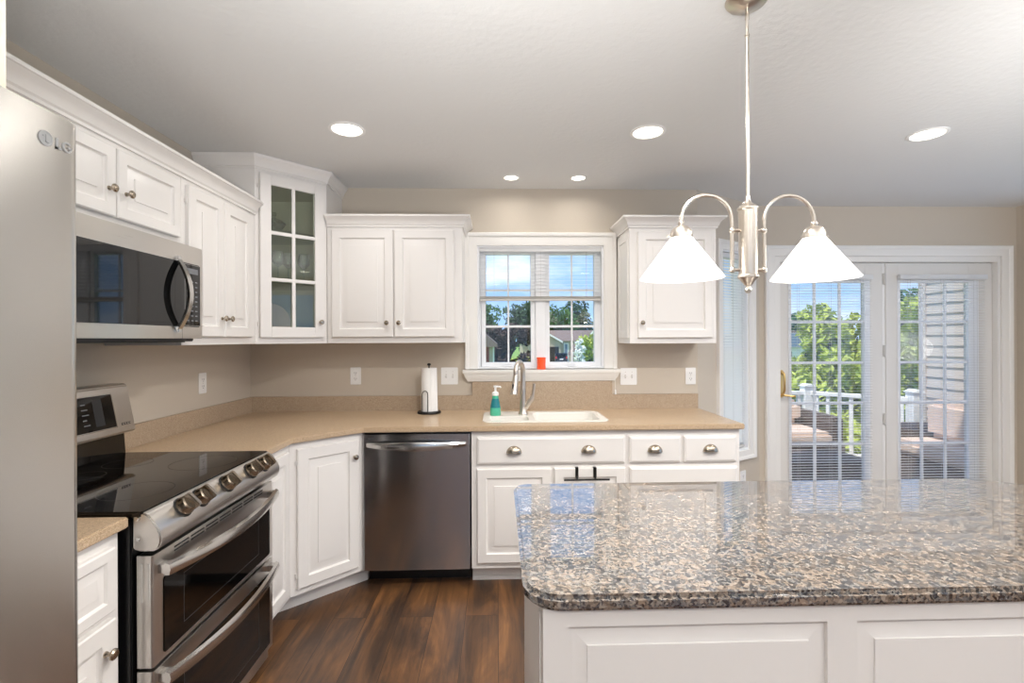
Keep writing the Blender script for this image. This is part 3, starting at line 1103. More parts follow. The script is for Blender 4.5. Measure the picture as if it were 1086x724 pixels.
# narrow base between range and diagonal
nb_ = base_cab('narrow white base cabinet between the range and the diagonal corner', (FX, 2.172, 0), LR, 0.337, 0.64, recess=0.095)
cab_door(nb_, 0.026, 0.300, 0.134, 0.842, 0.075, 0.800, 0.306)
# between fridge and range
lb = base_cab('small white base cabinet between the refrigerator and the range', (FX, 0.93, 0), LR, 0.462, 0.64)
drawer_l = MB().rings(0.03, 0.432, 0.672, 0.842, [(0.0, 0.0), (0.0, -0.015), (0.004, -0.019), (0.03, -0.019), (0.036, -0.012), (0.044, -0.012), (0.06, -0.0165), (0.062, -0.0165)]).build('drawer', M['paint'], lb, smooth=20)
cab_door(lb, 0.03, 0.432, 0.134, 0.652, 0.392, 0.576)

# worktop
CZ0, CZ1 = 0.878, 0.908
CX, CY = -1.023, 2.769
out_ = [(W + G, 2.172), (CX, 2.172), (CX, 2.493), (-0.747, CY), (1.408, CY), (1.408, D - G), (W + G, D - G)]
SK = rrect(-0.075, 0.650, 2.885, 3.275, 0.05)
wt = tag(MB().holed(out_, [SK], CZ0, CZ1).build('worktop', M['counter'], None, bevel=0.004, smooth=30),
         'long tan speckled L-shaped worktop along the left and back walls', 'worktop', 'tan worktops')
m = MB()
m.box(W + G, W + 0.022, 2.172, D - G, CZ1, 1.010)
m.box(W + 0.022, -0.205, D - 0.021, D - G, CZ1, 1.010)
m.box(-0.172, 0.800, D - 0.021, D - G, CZ1, 1.104)
m.box(-0.205, -0.172, D - 0.021, D - G, CZ1, 1.010).box(0.800, 1.404, D - 0.021, D - G, CZ1, 1.010)
m.build('backsplash', M['splash_shaded'], wt, smooth=0)
tag(MB().prism([(W + G, 0.93), (CX, 0.93), (CX, 1.402), (W + G, 1.402)], CZ0, CZ1).box(W + G, W + 0.022, 0.93, 1.402, CZ1 - 0.001, 1.010).build('worktop', M['counter'], None, bevel=0.004),
    'short tan worktop piece between the refrigerator and the range', 'worktop', 'tan worktops')

# sink
sk = thing('sink', 'white double-bowl sink set into the tan worktop', 'sink', (0, 0, 0))
b1 = rrect(-0.045, 0.190, 2.915, 3.085, 0.035)
b2 = rrect(0.225, 0.618, 2.915, 3.225, 0.05)
m = MB().holed(rrect(-0.088, 0.663, 2.872, 3.288, 0.06), [b1, b2], CZ1 + 0.0003, CZ1 + 0.007)
m.build('rim', M['sink'], sk, bevel=0.002)
for bb in (b1, b2):
    cx, cy = sum(p[0] for p in bb) / len(bb), sum(p[1] for p in bb) / len(bb)
    vs, fs = [], []
    n = len(bb)
    for z, k in ((CZ1 + 0.005, 1.0), (0.80, 0.97), (0.745, 0.93), (0.738, 0.85)):
        vs += [(cx + (p[0] - cx) * k, cy + (p[1] - cy) * k, z) for p in bb]
    for j in range(3):
        fs += [(j * n + i, j * n + (i + 1) % n, (j + 1) * n + (i + 1) % n, (j + 1) * n + i) for i in range(n)]
    fs.append(tuple(3 * n + i for i in range(n)))
    o = MB().add(vs, fs).build('bowl', M['sink'], sk, solid=0.004)
    MB().lathe([(0.0005, 0.0), (0.03, 0.0), (0.034, 0.003), (0.04, 0.003), (0.04, -0.001)], 18, (cx, cy, 0.741)).build('drain', M['chrome'], o)

# faucet
fa = thing('faucet', 'brushed nickel high-arc pull-down faucet behind the sink', 'faucet', (0.165, 3.16, CZ1 + 0.007))
MB().lathe([(0.0005, 0), (0.031, 0), (0.031, 0.006), (0.026, 0.014), (0.0215, 0.05), (0.0195, 0.12), (0.0195, 0.17), (0.0175, 0.20), (0.0005, 0.20)], 22).build('body', M['nickel'], fa)
pts = [(0, 0, 0.18), (0, 0, 0.22)]
dx, dy = -0.48, -0.877
R_ = 0.052
for i in range(13):
    a = PI - PI * 1.06 * i / 12
    q = R_ * (1 + math.cos(a))
    pts.append((dx * q, dy * q, 0.265 + R_ * 1.35 * math.sin(a)))
e_ = Vector(pts[-1])
MB().tube(pts, [0.0165] * 2 + [0.0155] * 13, 14).build('spout', M['nickel'], fa)
d_ = Vector((dx * 0.25, dy * 0.25, -1)).normalized()
hd = MB().tube([e_ - d_ * 0.006, e_ + d_ * 0.02, e_ + d_ * 0.075, e_ + d_ * 0.115, e_ + d_ * 0.118], [0.0165, 0.018, 0.020, 0.0235, 0.021], 16).build('spray_head', M['nickel'], fa)
fr = e_ + d_ * 0.07 + Vector((dx, dy, 0)) * 0.019
MB().box(-0.006, 0.006, -0.003, 0.003, -0.02, 0.02).build('spray_button', M['black'], hd, fr, (0, 0, math.atan2(dx, -dy) * -1), bevel=0.002)
MB().tube([(0.01, -0.004, 0.035), (0.035, -0.012, 0.075), (0.055, -0.016, 0.10), (0.060, -0.017, 0.118)], [0.0165, 0.016, 0.0165, 0.014], 14).tube([(0.060, -0.017, 0.112), (0.066, -0.018, 0.15), (0.070, -0.02, 0.196)], [0.011, 0.0095, 0.0100], 10).build('handle', M['nickel'], fa)

# soap bottle
sp_ = thing('soap_dispenser', 'clear pump bottle of green foaming hand soap on the sink deck', 'soap bottle', (-0.012, 3.125, CZ1 + 0.0073))
MB().lathe([(0.0005, 0.0), (0.032, 0.0), (0.035, 0.006), (0.033, 0.05), (0.026, 0.085), (0.020, 0.112), (0.019, 0.125), (0.0005, 0.125)], 22).build('bottle', M['soap'], sp_)
MB().lathe([(0.0335, 0.052), (0.0285, 0.078), (0.0225, 0.106), (0.0222, 0.106), (0.0222, 0.104), (0.0335, 0.05)], 22, ang=(PI * 1.1, PI * 1.85)).build('wrapper', M['soap2'], sp_, solid=0.0006)
MB().lathe([(0.0005, 0.125), (0.021, 0.125), (0.021, 0.142), (0.012, 0.150), (0.007, 0.152), (0.007, 0.176), (0.0005, 0.176)], 18).lathe([(0.0005, 0.176), (0.013, 0.176), (0.014, 0.186), (0.0005, 0.188)], 16).tube([(0, 0, 0.181), (0.03, -0.008, 0.181), (0.036, -0.01, 0.175)], [0.006, 0.005, 0.004], 8).build('pump', M['plate'], sp_)

# paper towel holder and roll
ph = thing('paper_towel_holder', 'black wire paper towel stand on the worktop left of the sink', 'holder', (-0.452, 3.29, CZ1))
MB().lathe([(0.0005, 0), (0.076, 0), (0.078, 0.006), (0.074, 0.014), (0.0005, 0.015)], 28).build('base', M['iron'], ph)
MB().tube([(0, 0, 0.012), (0, 0, 0.318)], 0.005, 8).sphere((0, 0, 0.322), 0.013, 12, 0.7).build('post', M['iron'], ph)
ap = [(-0.036, -0.062, 0.012), (-0.036, -0.062, 0.13)] + [(-0.018 - 0.018 * math.cos(a), -0.062, 0.13 + 0.022 * math.sin(a)) for a in [PI * k / 8 for k in range(1, 8)]] + [(0.0, -0.062, 0.13), (0.0, -0.062, 0.012)]
MB().tube(ap, 0.0028, 8).build('tension_arm', M['iron'], ph)
pr = thing('paper_towel_roll', 'white paper towel roll standing on the black wire stand', 'paper towel', (-0.452, 3.29, CZ1 + 0.0155))
MB().lathe([(0.02, 0.0), (0.051, 0.0), (0.051, 0.284), (0.02, 0.284), (0.02, 0.0)], 30).build('roll', M['paper'], pr)
MB().add([(0.02, -0.048, 0.001), (0.05, -0.03, 0.001), (0.06, -0.026, 0.001), (0.02, -0.0525, 0.284), (0.05, -0.012, 0.284), (0.0515, -0.004, 0.284)], [(0, 1, 4, 3), (1, 2, 5, 4)]).build('loose_sheet', M['paper'], pr, solid=0.0008)

# orange candle on the sill
cn = thing('candle_holder', 'small orange glass votive on the sill of the sink window', 'candle holder', (0.306, D - 0.018, 1.1865))
MB().lathe([(0.0005, 0), (0.028, 0), (0.031, 0.004), (0.029, 0.03), (0.031, 0.07), (0.033, 0.082), (0.030, 0.082), (0.028, 0.068), (0.027, 0.012), (0.0005, 0.01)], 20).build('cup', M['candle'], cn)
MB().lathe([(0.0005, 0.012), (0.0265, 0.012), (0.0265, 0.05), (0.0005, 0.052)], 18).build('wax', M['candle'], cn)

# towel bar hooked over the sink cabinet door
tb = thing('towel_bar', 'black over-the-door towel bar hooked on the right sink cabinet door', 'towel bar', (0, 0, 0))
m = MB()
for x in (0.448, 0.551):
    m.box(x - 0.009, x + 0.009, FY - 0.0225, FY - 0.0195, 0.612, 0.668).box(x - 0.009, x + 0.009, FY - 0.0225, FY - 0.001, 0.6655, 0.668)
    m.tube([(x, FY - 0.021, 0.62), (x, FY - 0.035, 0.608), (x, FY - 0.048, 0.607)], 0.006, 8)
m.build('hook', M['iron'], tb)
MB().tube([(0.371, FY - 0.05, 0.607), (0.628, FY - 0.05, 0.607)], 0.0055, 10).build('bar', M['iron'], tb)

# ------------------------------------------------------------------ dishwasher
dw = thing('dishwasher', 'stainless steel dishwasher with a bowed bar handle', 'dishwasher', (-0.754, 2.775, 0))
MB().box(0.003, 0.598, 0.03, 0.62, 0.108, 0.872).box(0.02, 0.58, 0.16, 0.60, 0.0, 0.108).build('tub', M['black'], dw)
MB().prism([(0.004, 0.028), (0.004, 0.006), (0.010, 0.0), (0.593, 0.0), (0.599, 0.006), (0.599, 0.028)], 0.108, 0.866).build('door', M['steelv'], dw)
MB().box(0.004, 0.599, 0.132, 0.142, 0.0, 0.104).build('kick_plate', M['black'], dw)
hp = []
for i in range(17):
    u = -1 + i / 8
    hp.append((0.3015 + 0.275 * u, -0.012 - 0.032 * (1 - u * u)))
poly = hp + [(x, y + 0.013) for x, y in reversed(hp)]
vs, fs = [], []
n = len(hp)
for i, (x, y) in enumerate(hp):
    u = -1 + i / 8
    h = 0.011 + 0.013 * (1 - u * u)
    for dz, dyy in ((h, 0.002), (h * 0.3, -0.004), (-h, 0.0), (-h, 0.012), (h, 0.013)):
        vs.append((x, y + dyy, 0.808 + 0.002 - 0.012 * (1 - u * u) * 0.5 + dz))
for i in range(n - 1):
    for a in range(5):
        b = (a + 1) % 5
        fs.append((i * 5 + a, i * 5 + b, (i + 1) * 5 + b, (i + 1) * 5 + a))
fs += [(0, 1, 2, 3, 4), tuple((n - 1) * 5 + a for a in range(5))]
MB().add(vs, fs).build('handle', M['chrome'], dw)
MB().box(0.026, 0.050, -0.012, 0.001, 0.80, 0.818).box(0.553, 0.577, -0.012, 0.001, 0.80, 0.818).build('handle_mount', M['chrome'], dw, bevel=0.002)
MB().lathe([(0.0001, 0), (0.006, 0), (0.006, 0.0012), (0.0001, 0.0012)], 14, (0.030, 0.0, 0.846), '-y').box(0.043, 0.056, -0.0012, 0, 0.842, 0.850).build('badge', M['darkgrey'], dw)

# ------------------------------------------------------------------ range
RW = 0.756
rg = thing('range', 'stainless steel double-oven electric range with black glass cooktop', 'range', (-1.02, 1.410, 0), LR)
MB().box(0.0, RW, 0.004, 0.640, 0.03, 0.900).build('body', M['black'], rg, bevel=0.003)
for lx in (0.06, RW - 0.06):
    for ly in (0.08, 0.58):
        MB().lathe([(0.0005, 0), (0.022, 0), (0.022, 0.03), (0.0005, 0.03)], 12, (lx, ly, 0)).build('foot', M['black'], rg)
MB().prism(rrect(-0.001, RW + 0.001, -0.028, 0.570, 0.008), 0.9005, 0.918).build('cooktop', M['blackglass'], rg, bevel=0.003)
# burner rings printed on the glass
for (bx, by, br_) in ((0.20, 0.13, 0.10), (0.56, 0.13, 0.115), (0.20, 0.42, 0.08), (0.56, 0.42, 0.08), (0.38, 0.44, 0.06)):
    MB().lathe([(br_, 0.9183), (br_ + 0.0012, 0.9183)], 48, (bx, by, 0)).build('burner_ring', M['slot'], rg)
# control panel, profile (y, z)
cp = [(0.0, 0.812), (0.0, 0.916), (-0.012, 0.9175), (-0.030, 0.914), (-0.045, 0.905), (-0.070, 0.870), (-0.077, 0.852), (-0.078, 0.832), (-0.072, 0.816), (-0.060, 0.806), (-0.02, 0.806)]
ctl = MB().prism(cp, 0.0, RW, 'x').build('control_panel', M['steel'], rg, bevel=0.004, smooth=50)
nrm = Vector((0, -0.035, 0.025)).normalized()
ang = math.atan2(0.035, 0.025)
for k, kx in enumerate((0.128, 0.216, 0.372, 0.541, 0.640)):
    p = Vector((kx, -0.0585, 0.887))
    kn = MB().lathe([(0.0005, 0.005), (0.029, 0.005), (0.0295, 0.012), (0.0275, 0.016), (0.0265, 0.027), (0.023, 0.031), (0.0005, 0.031)], 28).build('knob', M['knobdark'], ctl, p, (ang, 0, 0.0))
    MB().lathe([(0.0005, -0.002), (0.032, -0.002), (0.032, 0.0016), (0.027, 0.002), (0.027, 0.0055), (0.0005, 0.0055)], 28).build('knob_ring', M['slot'], kn)
    MB().prism([(-0.026, 0.025), (-0.025, 0.048), (0.025, 0.048), (0.026, 0.025)], -0.0085, 0.0085, 'x').build('grip', M['knobdark'], kn, None, (0, 0, 0.25), bevel=0.003)
MB().lathe([(0.0005, 0), (0.006, 0), (0.005, 0.003), (0.0005, 0.004)], 10).build('screw', M['chrome'], ctl, (-0.0005, -0.016, 0.898), (0, -PI / 2, 0))
MB().lathe([(0.0005, 0), (0.006, 0), (0.005, 0.003), (0.0005, 0.004)], 10).build('screw', M['chrome'], ctl, (-0.0005, -0.016, 0.840), (0, -PI / 2, 0))


def oven_door(name, z0, z1, wz0, wz1, hz, vents):
    f = 0.05
    m_ = MB()
    x0, x1 = 0.008, RW - 0.008
    m_.prism(rrect(x0, x1, -f, -0.004, [0.006, 0.002, 0.002, 0.006], 3), z0, z1)
    d = m_.build(name, M['steel'], rg, bevel=0.002)
    MB().prism(rrect(0.050, RW - 0.042, wz0, wz1, 0.010), -f - 0.003, -f + 0.002, 'y').build('window', M['ovenglass'], d, bevel=0.001)
    frame(MB(), 0.14, RW - 0.14, wz0 + 0.04, wz1 - 0.03, 0.0015, -f - 0.0034, -f - 0.0028).build('window_line', M['darkgrey'], d, smooth=0)
    if vents:
        v = MB()
        for i in range(7):
            vx = 0.10 + i * 0.081
            v.box(vx, vx + 0.07, -f - 0.001, -f + 0.002, z1 - 0.026, z1 - 0.021).box(vx, vx + 0.07, -f - 0.001, -f + 0.002, z1 - 0.015, z1 - 0.010)
        v.build('vent_slots', M['slot'], d, smooth=0)
        MB().box(0.0065, 0.009, -0.042, -0.036, z1 - 0.13, z1 - 0.02).box(0.0065, 0.009, -0.022, -0.016, z1 - 0.13, z1 - 0.02).build('side_vent', M['tape'], d, smooth=0)
    hp_ = []
    for i in range(21):
        u = -1 + i / 10
        hp_.append((RW / 2 + u * 0.352, -f - 0.022 - 0.034 * (1 - u * u), hz - 0.012 * (1 - u * u)))
    vs_, fs_ = [], []
    sec = [(0.0, 0.018), (-0.011, 0.013), (-0.015, -0.002), (-0.011, -0.017), (0.003, -0.017), (0.008, 0.004)]
    for (hx, hy, hz_) in hp_:
        vs_ += [(hx, hy + a, hz_ + b_) for a, b_ in sec]
    k = len(sec)
    for i in range(20):
        for a in range(k):
            b_ = (a + 1) % k
            fs_.append((i * k + a, i * k + b_, (i + 1) * k + b_, (i + 1) * k + a))
    fs_ += [tuple(range(k)), tuple(20 * k + a for a in range(k))]
    MB().add(vs_, fs_).box(0.028, 0.058, -f - 0.026, -f + 0.001, hz - 0.012, hz + 0.012).box(RW - 0.058, RW - 0.028, -f - 0.026, -f + 0.001, hz - 0.012, hz + 0.012).build('handle', M['chrome'], d, smooth=50)
    return d


oven_door('oven_door', 0.474, 0.790, 0.490, 0.712, 0.744, True)
oven_door('oven_door', 0.090, 0.464, 0.112, 0.408, 0.434, False)
MB().box(0.01, RW - 0.01, -0.03, 0.003, 0.034, 0.084).build('kick_panel', M['steel'], rg, bevel=0.002)
# backguard
MB().prism([(0.572, 0.9), (0.572, 0.925), (0.580, 1.03), (0.640, 1.03), (0.640, 0.9)], 0.0, RW, 'x').build('riser', M['blackglass'], rg, bevel=0.003)
bgp = [(0.536, 1.010), (0.530, 1.016), (0.567, 1.206), (0.576, 1.214), (0.640, 1.214), (0.640, 1.010)]
bgd = MB().prism(bgp, -0.002, RW + 0.002, 'x').build('backguard', M['steel'], rg, bevel=0.005, seg=3)
tl = math.atan2(0.037, 0.19)
pm = Matrix.Translation((0, 0.5295, 1.016)) @ Matrix.Rotation(-tl, 4, 'X')
MB().prism(rrect(0.12, 0.655, 0.03, 0.165, 0.006), -0.0022, 0.002, 'y').build('display', M['blackglass'], bgd, pre=pm)
frame(MB(), 0.115, 0.66, 0.025, 0.17, 0.004, -0.0015, 0.001).build('display_trim', M['chrome'], bgd, pre=pm)
m = MB()
random.seed(3)
for gx in (0.16, 0.25, 0.34, 0.43, 0.50):
    for gz in (0.055, 0.075, 0.095, 0.115, 0.135):
        MB().box(gx, gx + 0.016 + random.random() * 0.02, -0.0028, -0.0020, gz, gz + 0.004).build('display_mark', M['mark'], bgd, pre=pm, smooth=0)
MB().box(0.555, 0.60, -0.0026, -0.0020, 0.045, 0.15).build('display_clock', M['screen'], bgd, pre=pm, smooth=0)
m = MB()
for k in range(4):
    m.box(0.685 + k * 0.013, 0.694 + k * 0.013, -0.0012, 0.001, 0.030, 0.0318).box(0.685 + k * 0.013, 0.694 + k * 0.013, -0.0012, 0.001, 0.038, 0.0398).box(0.685 + k * 0.013, 0.687 + k * 0.013, -0.0012, 0.001, 0.030, 0.0398)
m.build('brand_mark', M['darkgrey'], bgd, pre=pm, smooth=0)

# ------------------------------------------------------------------ microwave
MZ0, MZ1 = 1.392, 1.786
mw = thing('microwave', 'stainless over-the-range microwave with black glass door and bowed handle', 'microwave', (-1.295, 1.412, 0), LR)
MB().box(0.0, RW, 0.012, 0.388, MZ0, MZ1 + 0.006).build('body', M['darkgrey'], mw, bevel=0.003)
MB().prism(rrect(0.0, RW, -0.03, 0.012, [0.012, 0.002, 0.002, 0.012], 4), MZ0 + 0.012, MZ1).build('front_frame', M['steel'], mw, bevel=0.002)
MB().prism(rrect(0.035, RW - 0.028, 1.452, 1.712, 0.012), -0.034, -0.029, 'y').build('glass_front', M['blackglass'], mw, bevel=0.0015)
MB().box(0.6125, 0.6135, -0.0303, -0.028, MZ0 + 0.013, 1.452).build('door_seam', M['slot'], mw, smooth=0)
hp_ = []
for i in range(17):
    u = -1 + i / 8
    hp_.append((0.585, -0.036 - 0.05 * (1 - u * u), 1.580 + 0.145 * u))
vs, fs = [], []
for (hx, hy, hz) in hp_:
    vs += [(hx - 0.013, hy, hz), (hx + 0.013, hy, hz), (hx + 0.010, hy + 0.014, hz), (hx - 0.010, hy + 0.014, hz)]
for i in range(16):
    for a in range(4):
        b = (a + 1) % 4
        fs.append((4 * i + a, 4 * i + b, 4 * i + 4 + b, 4 * i + 4 + a))
fs += [(0, 1, 2, 3), (64, 65, 66, 67)]
MB().add(vs, fs).box(0.574, 0.596, -0.04, -0.028, 1.428, 1.452).box(0.574, 0.596, -0.04, -0.028, 1.708, 1.732).build('handle', M['chrome'], mw, bevel=0.002)
m = MB()
for r in range(9):
    for c_ in range(3):
        m.box(0.635 + c_ * 0.028, 0.650 + c_ * 0.028, -0.0346, -0.0338, 1.475 + r * 0.02, 1.4795 + r * 0.02)
m.box(0.635, 0.71, -0.0346, -0.0338, 1.67, 1.692)
m.build('keypad_marks', M['mark'], mw, smooth=0)
frame(MB(), 0.622, RW - 0.03, 1.456, 1.708, 0.0015, -0.0346, -0.0335).build('control_outline', M['chrome'], mw, smooth=0)
MB().box(0.03, RW - 0.03, 0.03, 0.36, MZ0 - 0.004, MZ0 + 0.001).build('vent_grille', M['black'], mw, smooth=0)

# ------------------------------------------------------------------ refrigerator
rf = thing('refrigerator', 'large stainless steel refrigerator at the left edge of the kitchen', 'refrigerator', (-0.739, 0.0, 0), LR)
MB().box(0.004, 0.906, 0.08, 0.90, 0.02, 1.765).build('body', M['darkgrey'], rf, bevel=0.004)
for (a, b) in ((0.0, 0.4535), (0.4565, 0.910)):
    pl = []
    k = 10
    for i in range(k + 1):
        an = PI / 2 * i / k
        pl.append((b - 0.030 + 0.030 * math.sin(an), 0.030 - 0.030 * math.cos(an)))
    pl += [(b, 0.075), (a, 0.075)]
    for i in range(k + 1):
        an = PI / 2 * (k - i) / k
        pl.append((a + 0.030 - 0.030 * math.sin(an) if a < 0.1 else a + 0.004 - 0.004 * math.sin(an), (0.030 - 0.030 * math.cos(an)) if a < 0.1 else 0.004 - 0.004 * math.cos(an)))
    fd = MB().prism(pl, 0.70, 1.779).build('door', M['steelf'], rf, bevel=0.005, seg=3, smooth=30)
    hx = 0.405 if a < 0.1 else 0.505
    MB().tube([(hx, 0.004, 0.86), (hx, -0.05, 0.88), (hx, -0.055, 1.2), (hx, -0.05, 1.56), (hx, 0.004, 1.58)], 0.012, 12).build('handle', M['chrome'], fd)
fd2 = MB().prism(rrect(0.0, 0.91, 0.0, 0.075, [0.03, 0.004, 0.004, 0.03]), 0.06, 0.692).build('freezer_drawer', M['steelf'], rf, bevel=0.005, smooth=30)
MB().tube([(0.1, 0.002, 0.62), (0.11, -0.05, 0.62), (0.8, -0.05, 0.62), (0.81, 0.002, 0.62)], 0.012, 12).build('handle', M['chrome'], fd2)
MB().box(0.01, 0.9, 0.04, 0.09, 0.0, 0.055).build('kick_grille', M['black'], rf)
# the maker's round mark and two letters
lg = MB()
lg.lathe([(0.0125, 0.0), (0.0125, 0.0015), (0.0110, 0.0018), (0.0102, 0.0015), (0.0102, 0.0)], 28, (0.832, -0.0002, 1.728), '-y')
lg.lathe([(0.0001, 0.0), (0.0001, 0.0008), (0.010, 0.0008), (0.010, 0.0)], 28, (0.832, -0.0002, 1.728), '-y')
lg.box(0.8310, 0.8325, -0.0024, -0.0002, 1.722, 1.735).box(0.8310, 0.837, -0.0024, -0.0002, 1.722, 1.7235)
lg.lathe([(0.0012, 0), (0.0012, 0.0024), (0.0001, 0.0024)], 8, (0.827, -0.0002, 1.7315), '-y')
lg.build('logo', M['logo'], rf)
m = MB()
m.box(0.8515, 0.8545, -0.0018, 0.0, 1.719, 1.737).box(0.8515, 0.8615, -0.0018, 0.0, 1.719, 1.7222)
g = arc(0.8725, 1.728, 0.009, math.radians(50), math.radians(360), 16)
for (p, q) in zip(g, g[1:]):
    def inn_(v):
        return (0.8725 + (v[0] - 0.8725) * 0.68, 1.728 + (v[1] - 1.728) * 0.68)
    m.prism([p, q, inn_(q), inn_(p)], -0.0018, 0.0, 'y')
m.box(0.874, 0.8815, -0.0018, 0.0, 1.7265, 1.7292)
m.build('lettering', M['logo'], rf, smooth=0)

# ------------------------------------------------------------------ outlets and switches


def outlet(label, x, z, loc, rz, kind='outlet', gangs=1, flip=False):
    w = 0.072 if gangs == 1 else 0.116
    o = thing('wall_outlet' if kind == 'outlet' else 'light_switch', label, 'outlet' if kind == 'outlet' else 'switch', loc, rz, 'white outlet and switch plates')
    MB().prism(rrect(x - w / 2, x + w / 2, z - 0.059, z + 0.059, 0.005, 3), -0.0055, -0.0005, 'y').build('plate', M['plate'], o, bevel=0.0015)
    for g_ in range(gangs):
        gx = x + (0 if gangs == 1 else (-0.023 + 0.046 * g_))
        isout = kind == 'outlet' or (flip and g_ == gangs - 1)
        if isout:
            for dz in (0.0195, -0.0195):
                r = MB().prism(rrect(gx - 0.0165, gx + 0.0165, z + dz - 0.0135, z + dz + 0.0135, 0.008, 4), -0.0072, -0.005, 'y').build('receptacle', M['plate'], o)
                MB().box(gx - 0.0075, gx - 0.0052, -0.0075, -0.006, z + dz - 0.002, z + dz + 0.008).box(gx + 0.0052, gx + 0.0075, -0.0075, -0.006, z + dz - 0.002, z + dz + 0.007).lathe([(0.0001, 0.006), (0.0026, 0.006), (0.0026, 0.0075), (0.0001, 0.0075)], 8, (gx, 0, z + dz - 0.008), '-y').build('slots', M['slot'], r, smooth=0)
        else:
            MB().box(gx - 0.005, gx + 0.005, -0.006, -0.005, z - 0.013, z + 0.013).build('toggle_slot', M['tape'], o, smooth=0)
            MB().prism([(-0.005, z - 0.004), (-0.016, z + 0.008), (-0.017, z + 0.003), (-0.005, z - 0.010)], gx - 0.0035, gx + 0.0035, 'x').build('toggle', M['plate'], o)
        MB().lathe([(0.0001, 0.005), (0.003, 0.005), (0.003, 0.0065), (0.0001, 0.0065)], 8, (gx, 0, z + (0 if isout else 0.03)), '-y').build('screw', M['tape'], o)
    return o


outlet('white outlet plate on the left wall above the range-side counter', 0, 1.151, (W, 2.877, 0), LR)
outlet('white outlet plate on the back wall left of the paper towels', -0.9735, 1.147, (0, D, 0), 0)
outlet('white double switch plate between paper towels and sink window', -0.330, 1.143, (0, D, 0), 0, 'switch', 2)
outlet('white double switch plate just right of the sink window', 0.9185, 1.132, (0, D, 0), 0, 'switch', 2)
outlet('white outlet plate on the back wall under the right wall cabinet', 1.3575, 1.132, (0, D, 0), 0)
outlet('white outlet plate low on the angled wall below the tall window', 0.545, 0.325, (BAYX, D, 0), BAYA)

# ------------------------------------------------------------------ island
IZ = 0.914
isl = thing('kitchen_island', 'white panelled kitchen island base under the granite top', 'island', (0.085, 0.935, 0))
IL, ID = 2.25, 0.665
MB().box(0, IL, 0.0125, ID, 0.09, IZ - 0.0315).box(0.03, IL - 0.03, 0.05, ID - 0.06, 0, 0.09).build('body', M['paint'], isl, bevel=0.001)
px_ = [0.048 + k * 0.561 for k in range(4)]
m = MB().box(0, IL, 0, 0.0125, 0.848, IZ - 0.0315).box(0, IL, 0, 0.0125, 0.0, 0.16)
e0 = 0.0
for x in px_:
    m.box(e0, x, 0, 0.0125, 0.16, 0.848)
    e0 = x + 0.503
m.box(e0, IL, 0, 0.0125, 0.16, 0.848)
m.build('face_frame', M['paint'], isl, smooth=0)
for x in px_:
    MB().rings(x, x + 0.503, 0.16, 0.848, [(0.0, 0.0125), (0.0, 0.0095), (0.006, 0.0095), (0.010, 0.0088), (0.036, 0.0035), (0.0367, 0.0003), (0.040, 0.0)]).build('panel', M['paint'], isl, smooth=15)
MB().box(-0.004, 0.0, 0.0, ID, 0.0, 0.11).build('side_base', M['paint'], isl)
MB().rings(0.06, ID - 0.06, 0.16, 0.846, [(0, 0), (0, -0.002), (0.05, -0.002)]).build('side_panel', M['paint'], isl, pre=Matrix.Translation((0, ID, 0)) @ Matrix.Rotation(-PI / 2, 4, 'Z'))
poly = []
for (cx, cy, a0, rr) in ((0.049 + 0.075, 0.918 + 0.075, PI, 0.075),):
    poly += [(cx + rr * math.cos(a0 + PI / 2 * i / 10), cy + rr * math.sin(a0 + PI / 2 * i / 10)) for i in range(11)]
poly += [(2.35, 0.918), (2.40, 0.968), (2.40, 1.15)]
poly += [(1.60, 1.648)]
poly += [(0.052 + 0.05 + 0.05 * math.cos(PI / 2 + PI / 2 * i / 8), 1.648 - 0.05 + 0.05 * math.sin(PI / 2 + PI / 2 * i / 8)) for i in range(9)]
tag(MB().prism(poly, IZ - 0.031, IZ).build('granite_worktop', M['granite'], None, bevel=0.009, seg=4, smooth=40),
    'polished speckled granite top with rounded corner on the kitchen island', 'worktop')

# ------------------------------------------------------------------ pendant
PX, PY = 0.775, 1.50
pn = thing('island_pendant', 'brushed nickel two-arm pendant light with white cone shades over the island', 'pendant light', (PX, PY, 0))
MB().lathe([(0.0005, H - 0.030), (0.012, H - 0.030), (0.03, H - 0.024), (0.055, H - 0.014), (0.063, H - 0.004), (0.063, H - 0.0005), (0.0005, H - 0.0005)], 32).build('canopy', M['nickel'], pn)
MB().lathe([(0.0005, 1.82), (0.0052, 1.82), (0.0052, 2.325), (0.0075, 2.327), (0.0075, 2.331), (0.0045, 2.333), (0.0045, 2.375), (0.0065, 2.378), (0.0065, 2.395), (0.0045, 2.4), (0.0045, 2.412), (0.0005, 2.412)], 14).build('rod', M['nickel'], pn)
MB().lathe([(0.0005, 1.534), (0.006, 1.535), (0.010, 1.541), (0.010, 1.549), (0.006, 1.556), (0.010, 1.559), (0.022, 1.575), (0.031, 1.583), (0.031, 1.588), (0.0275, 1.592),
            (0.0275, 1.788), (0.031, 1.792), (0.031, 1.797), (0.024, 1.803), (0.012, 1.812), (0.008, 1.822), (0.006, 1.835), (0.0005, 1.835)], 32).build('body', M['nickel'], pn)
sp_prof = [(0.026, 1.7105), (0.031, 1.707), (0.124, 1.580), (0.1215, 1.579), (0.029, 1.7035), (0.026, 1.7075)]
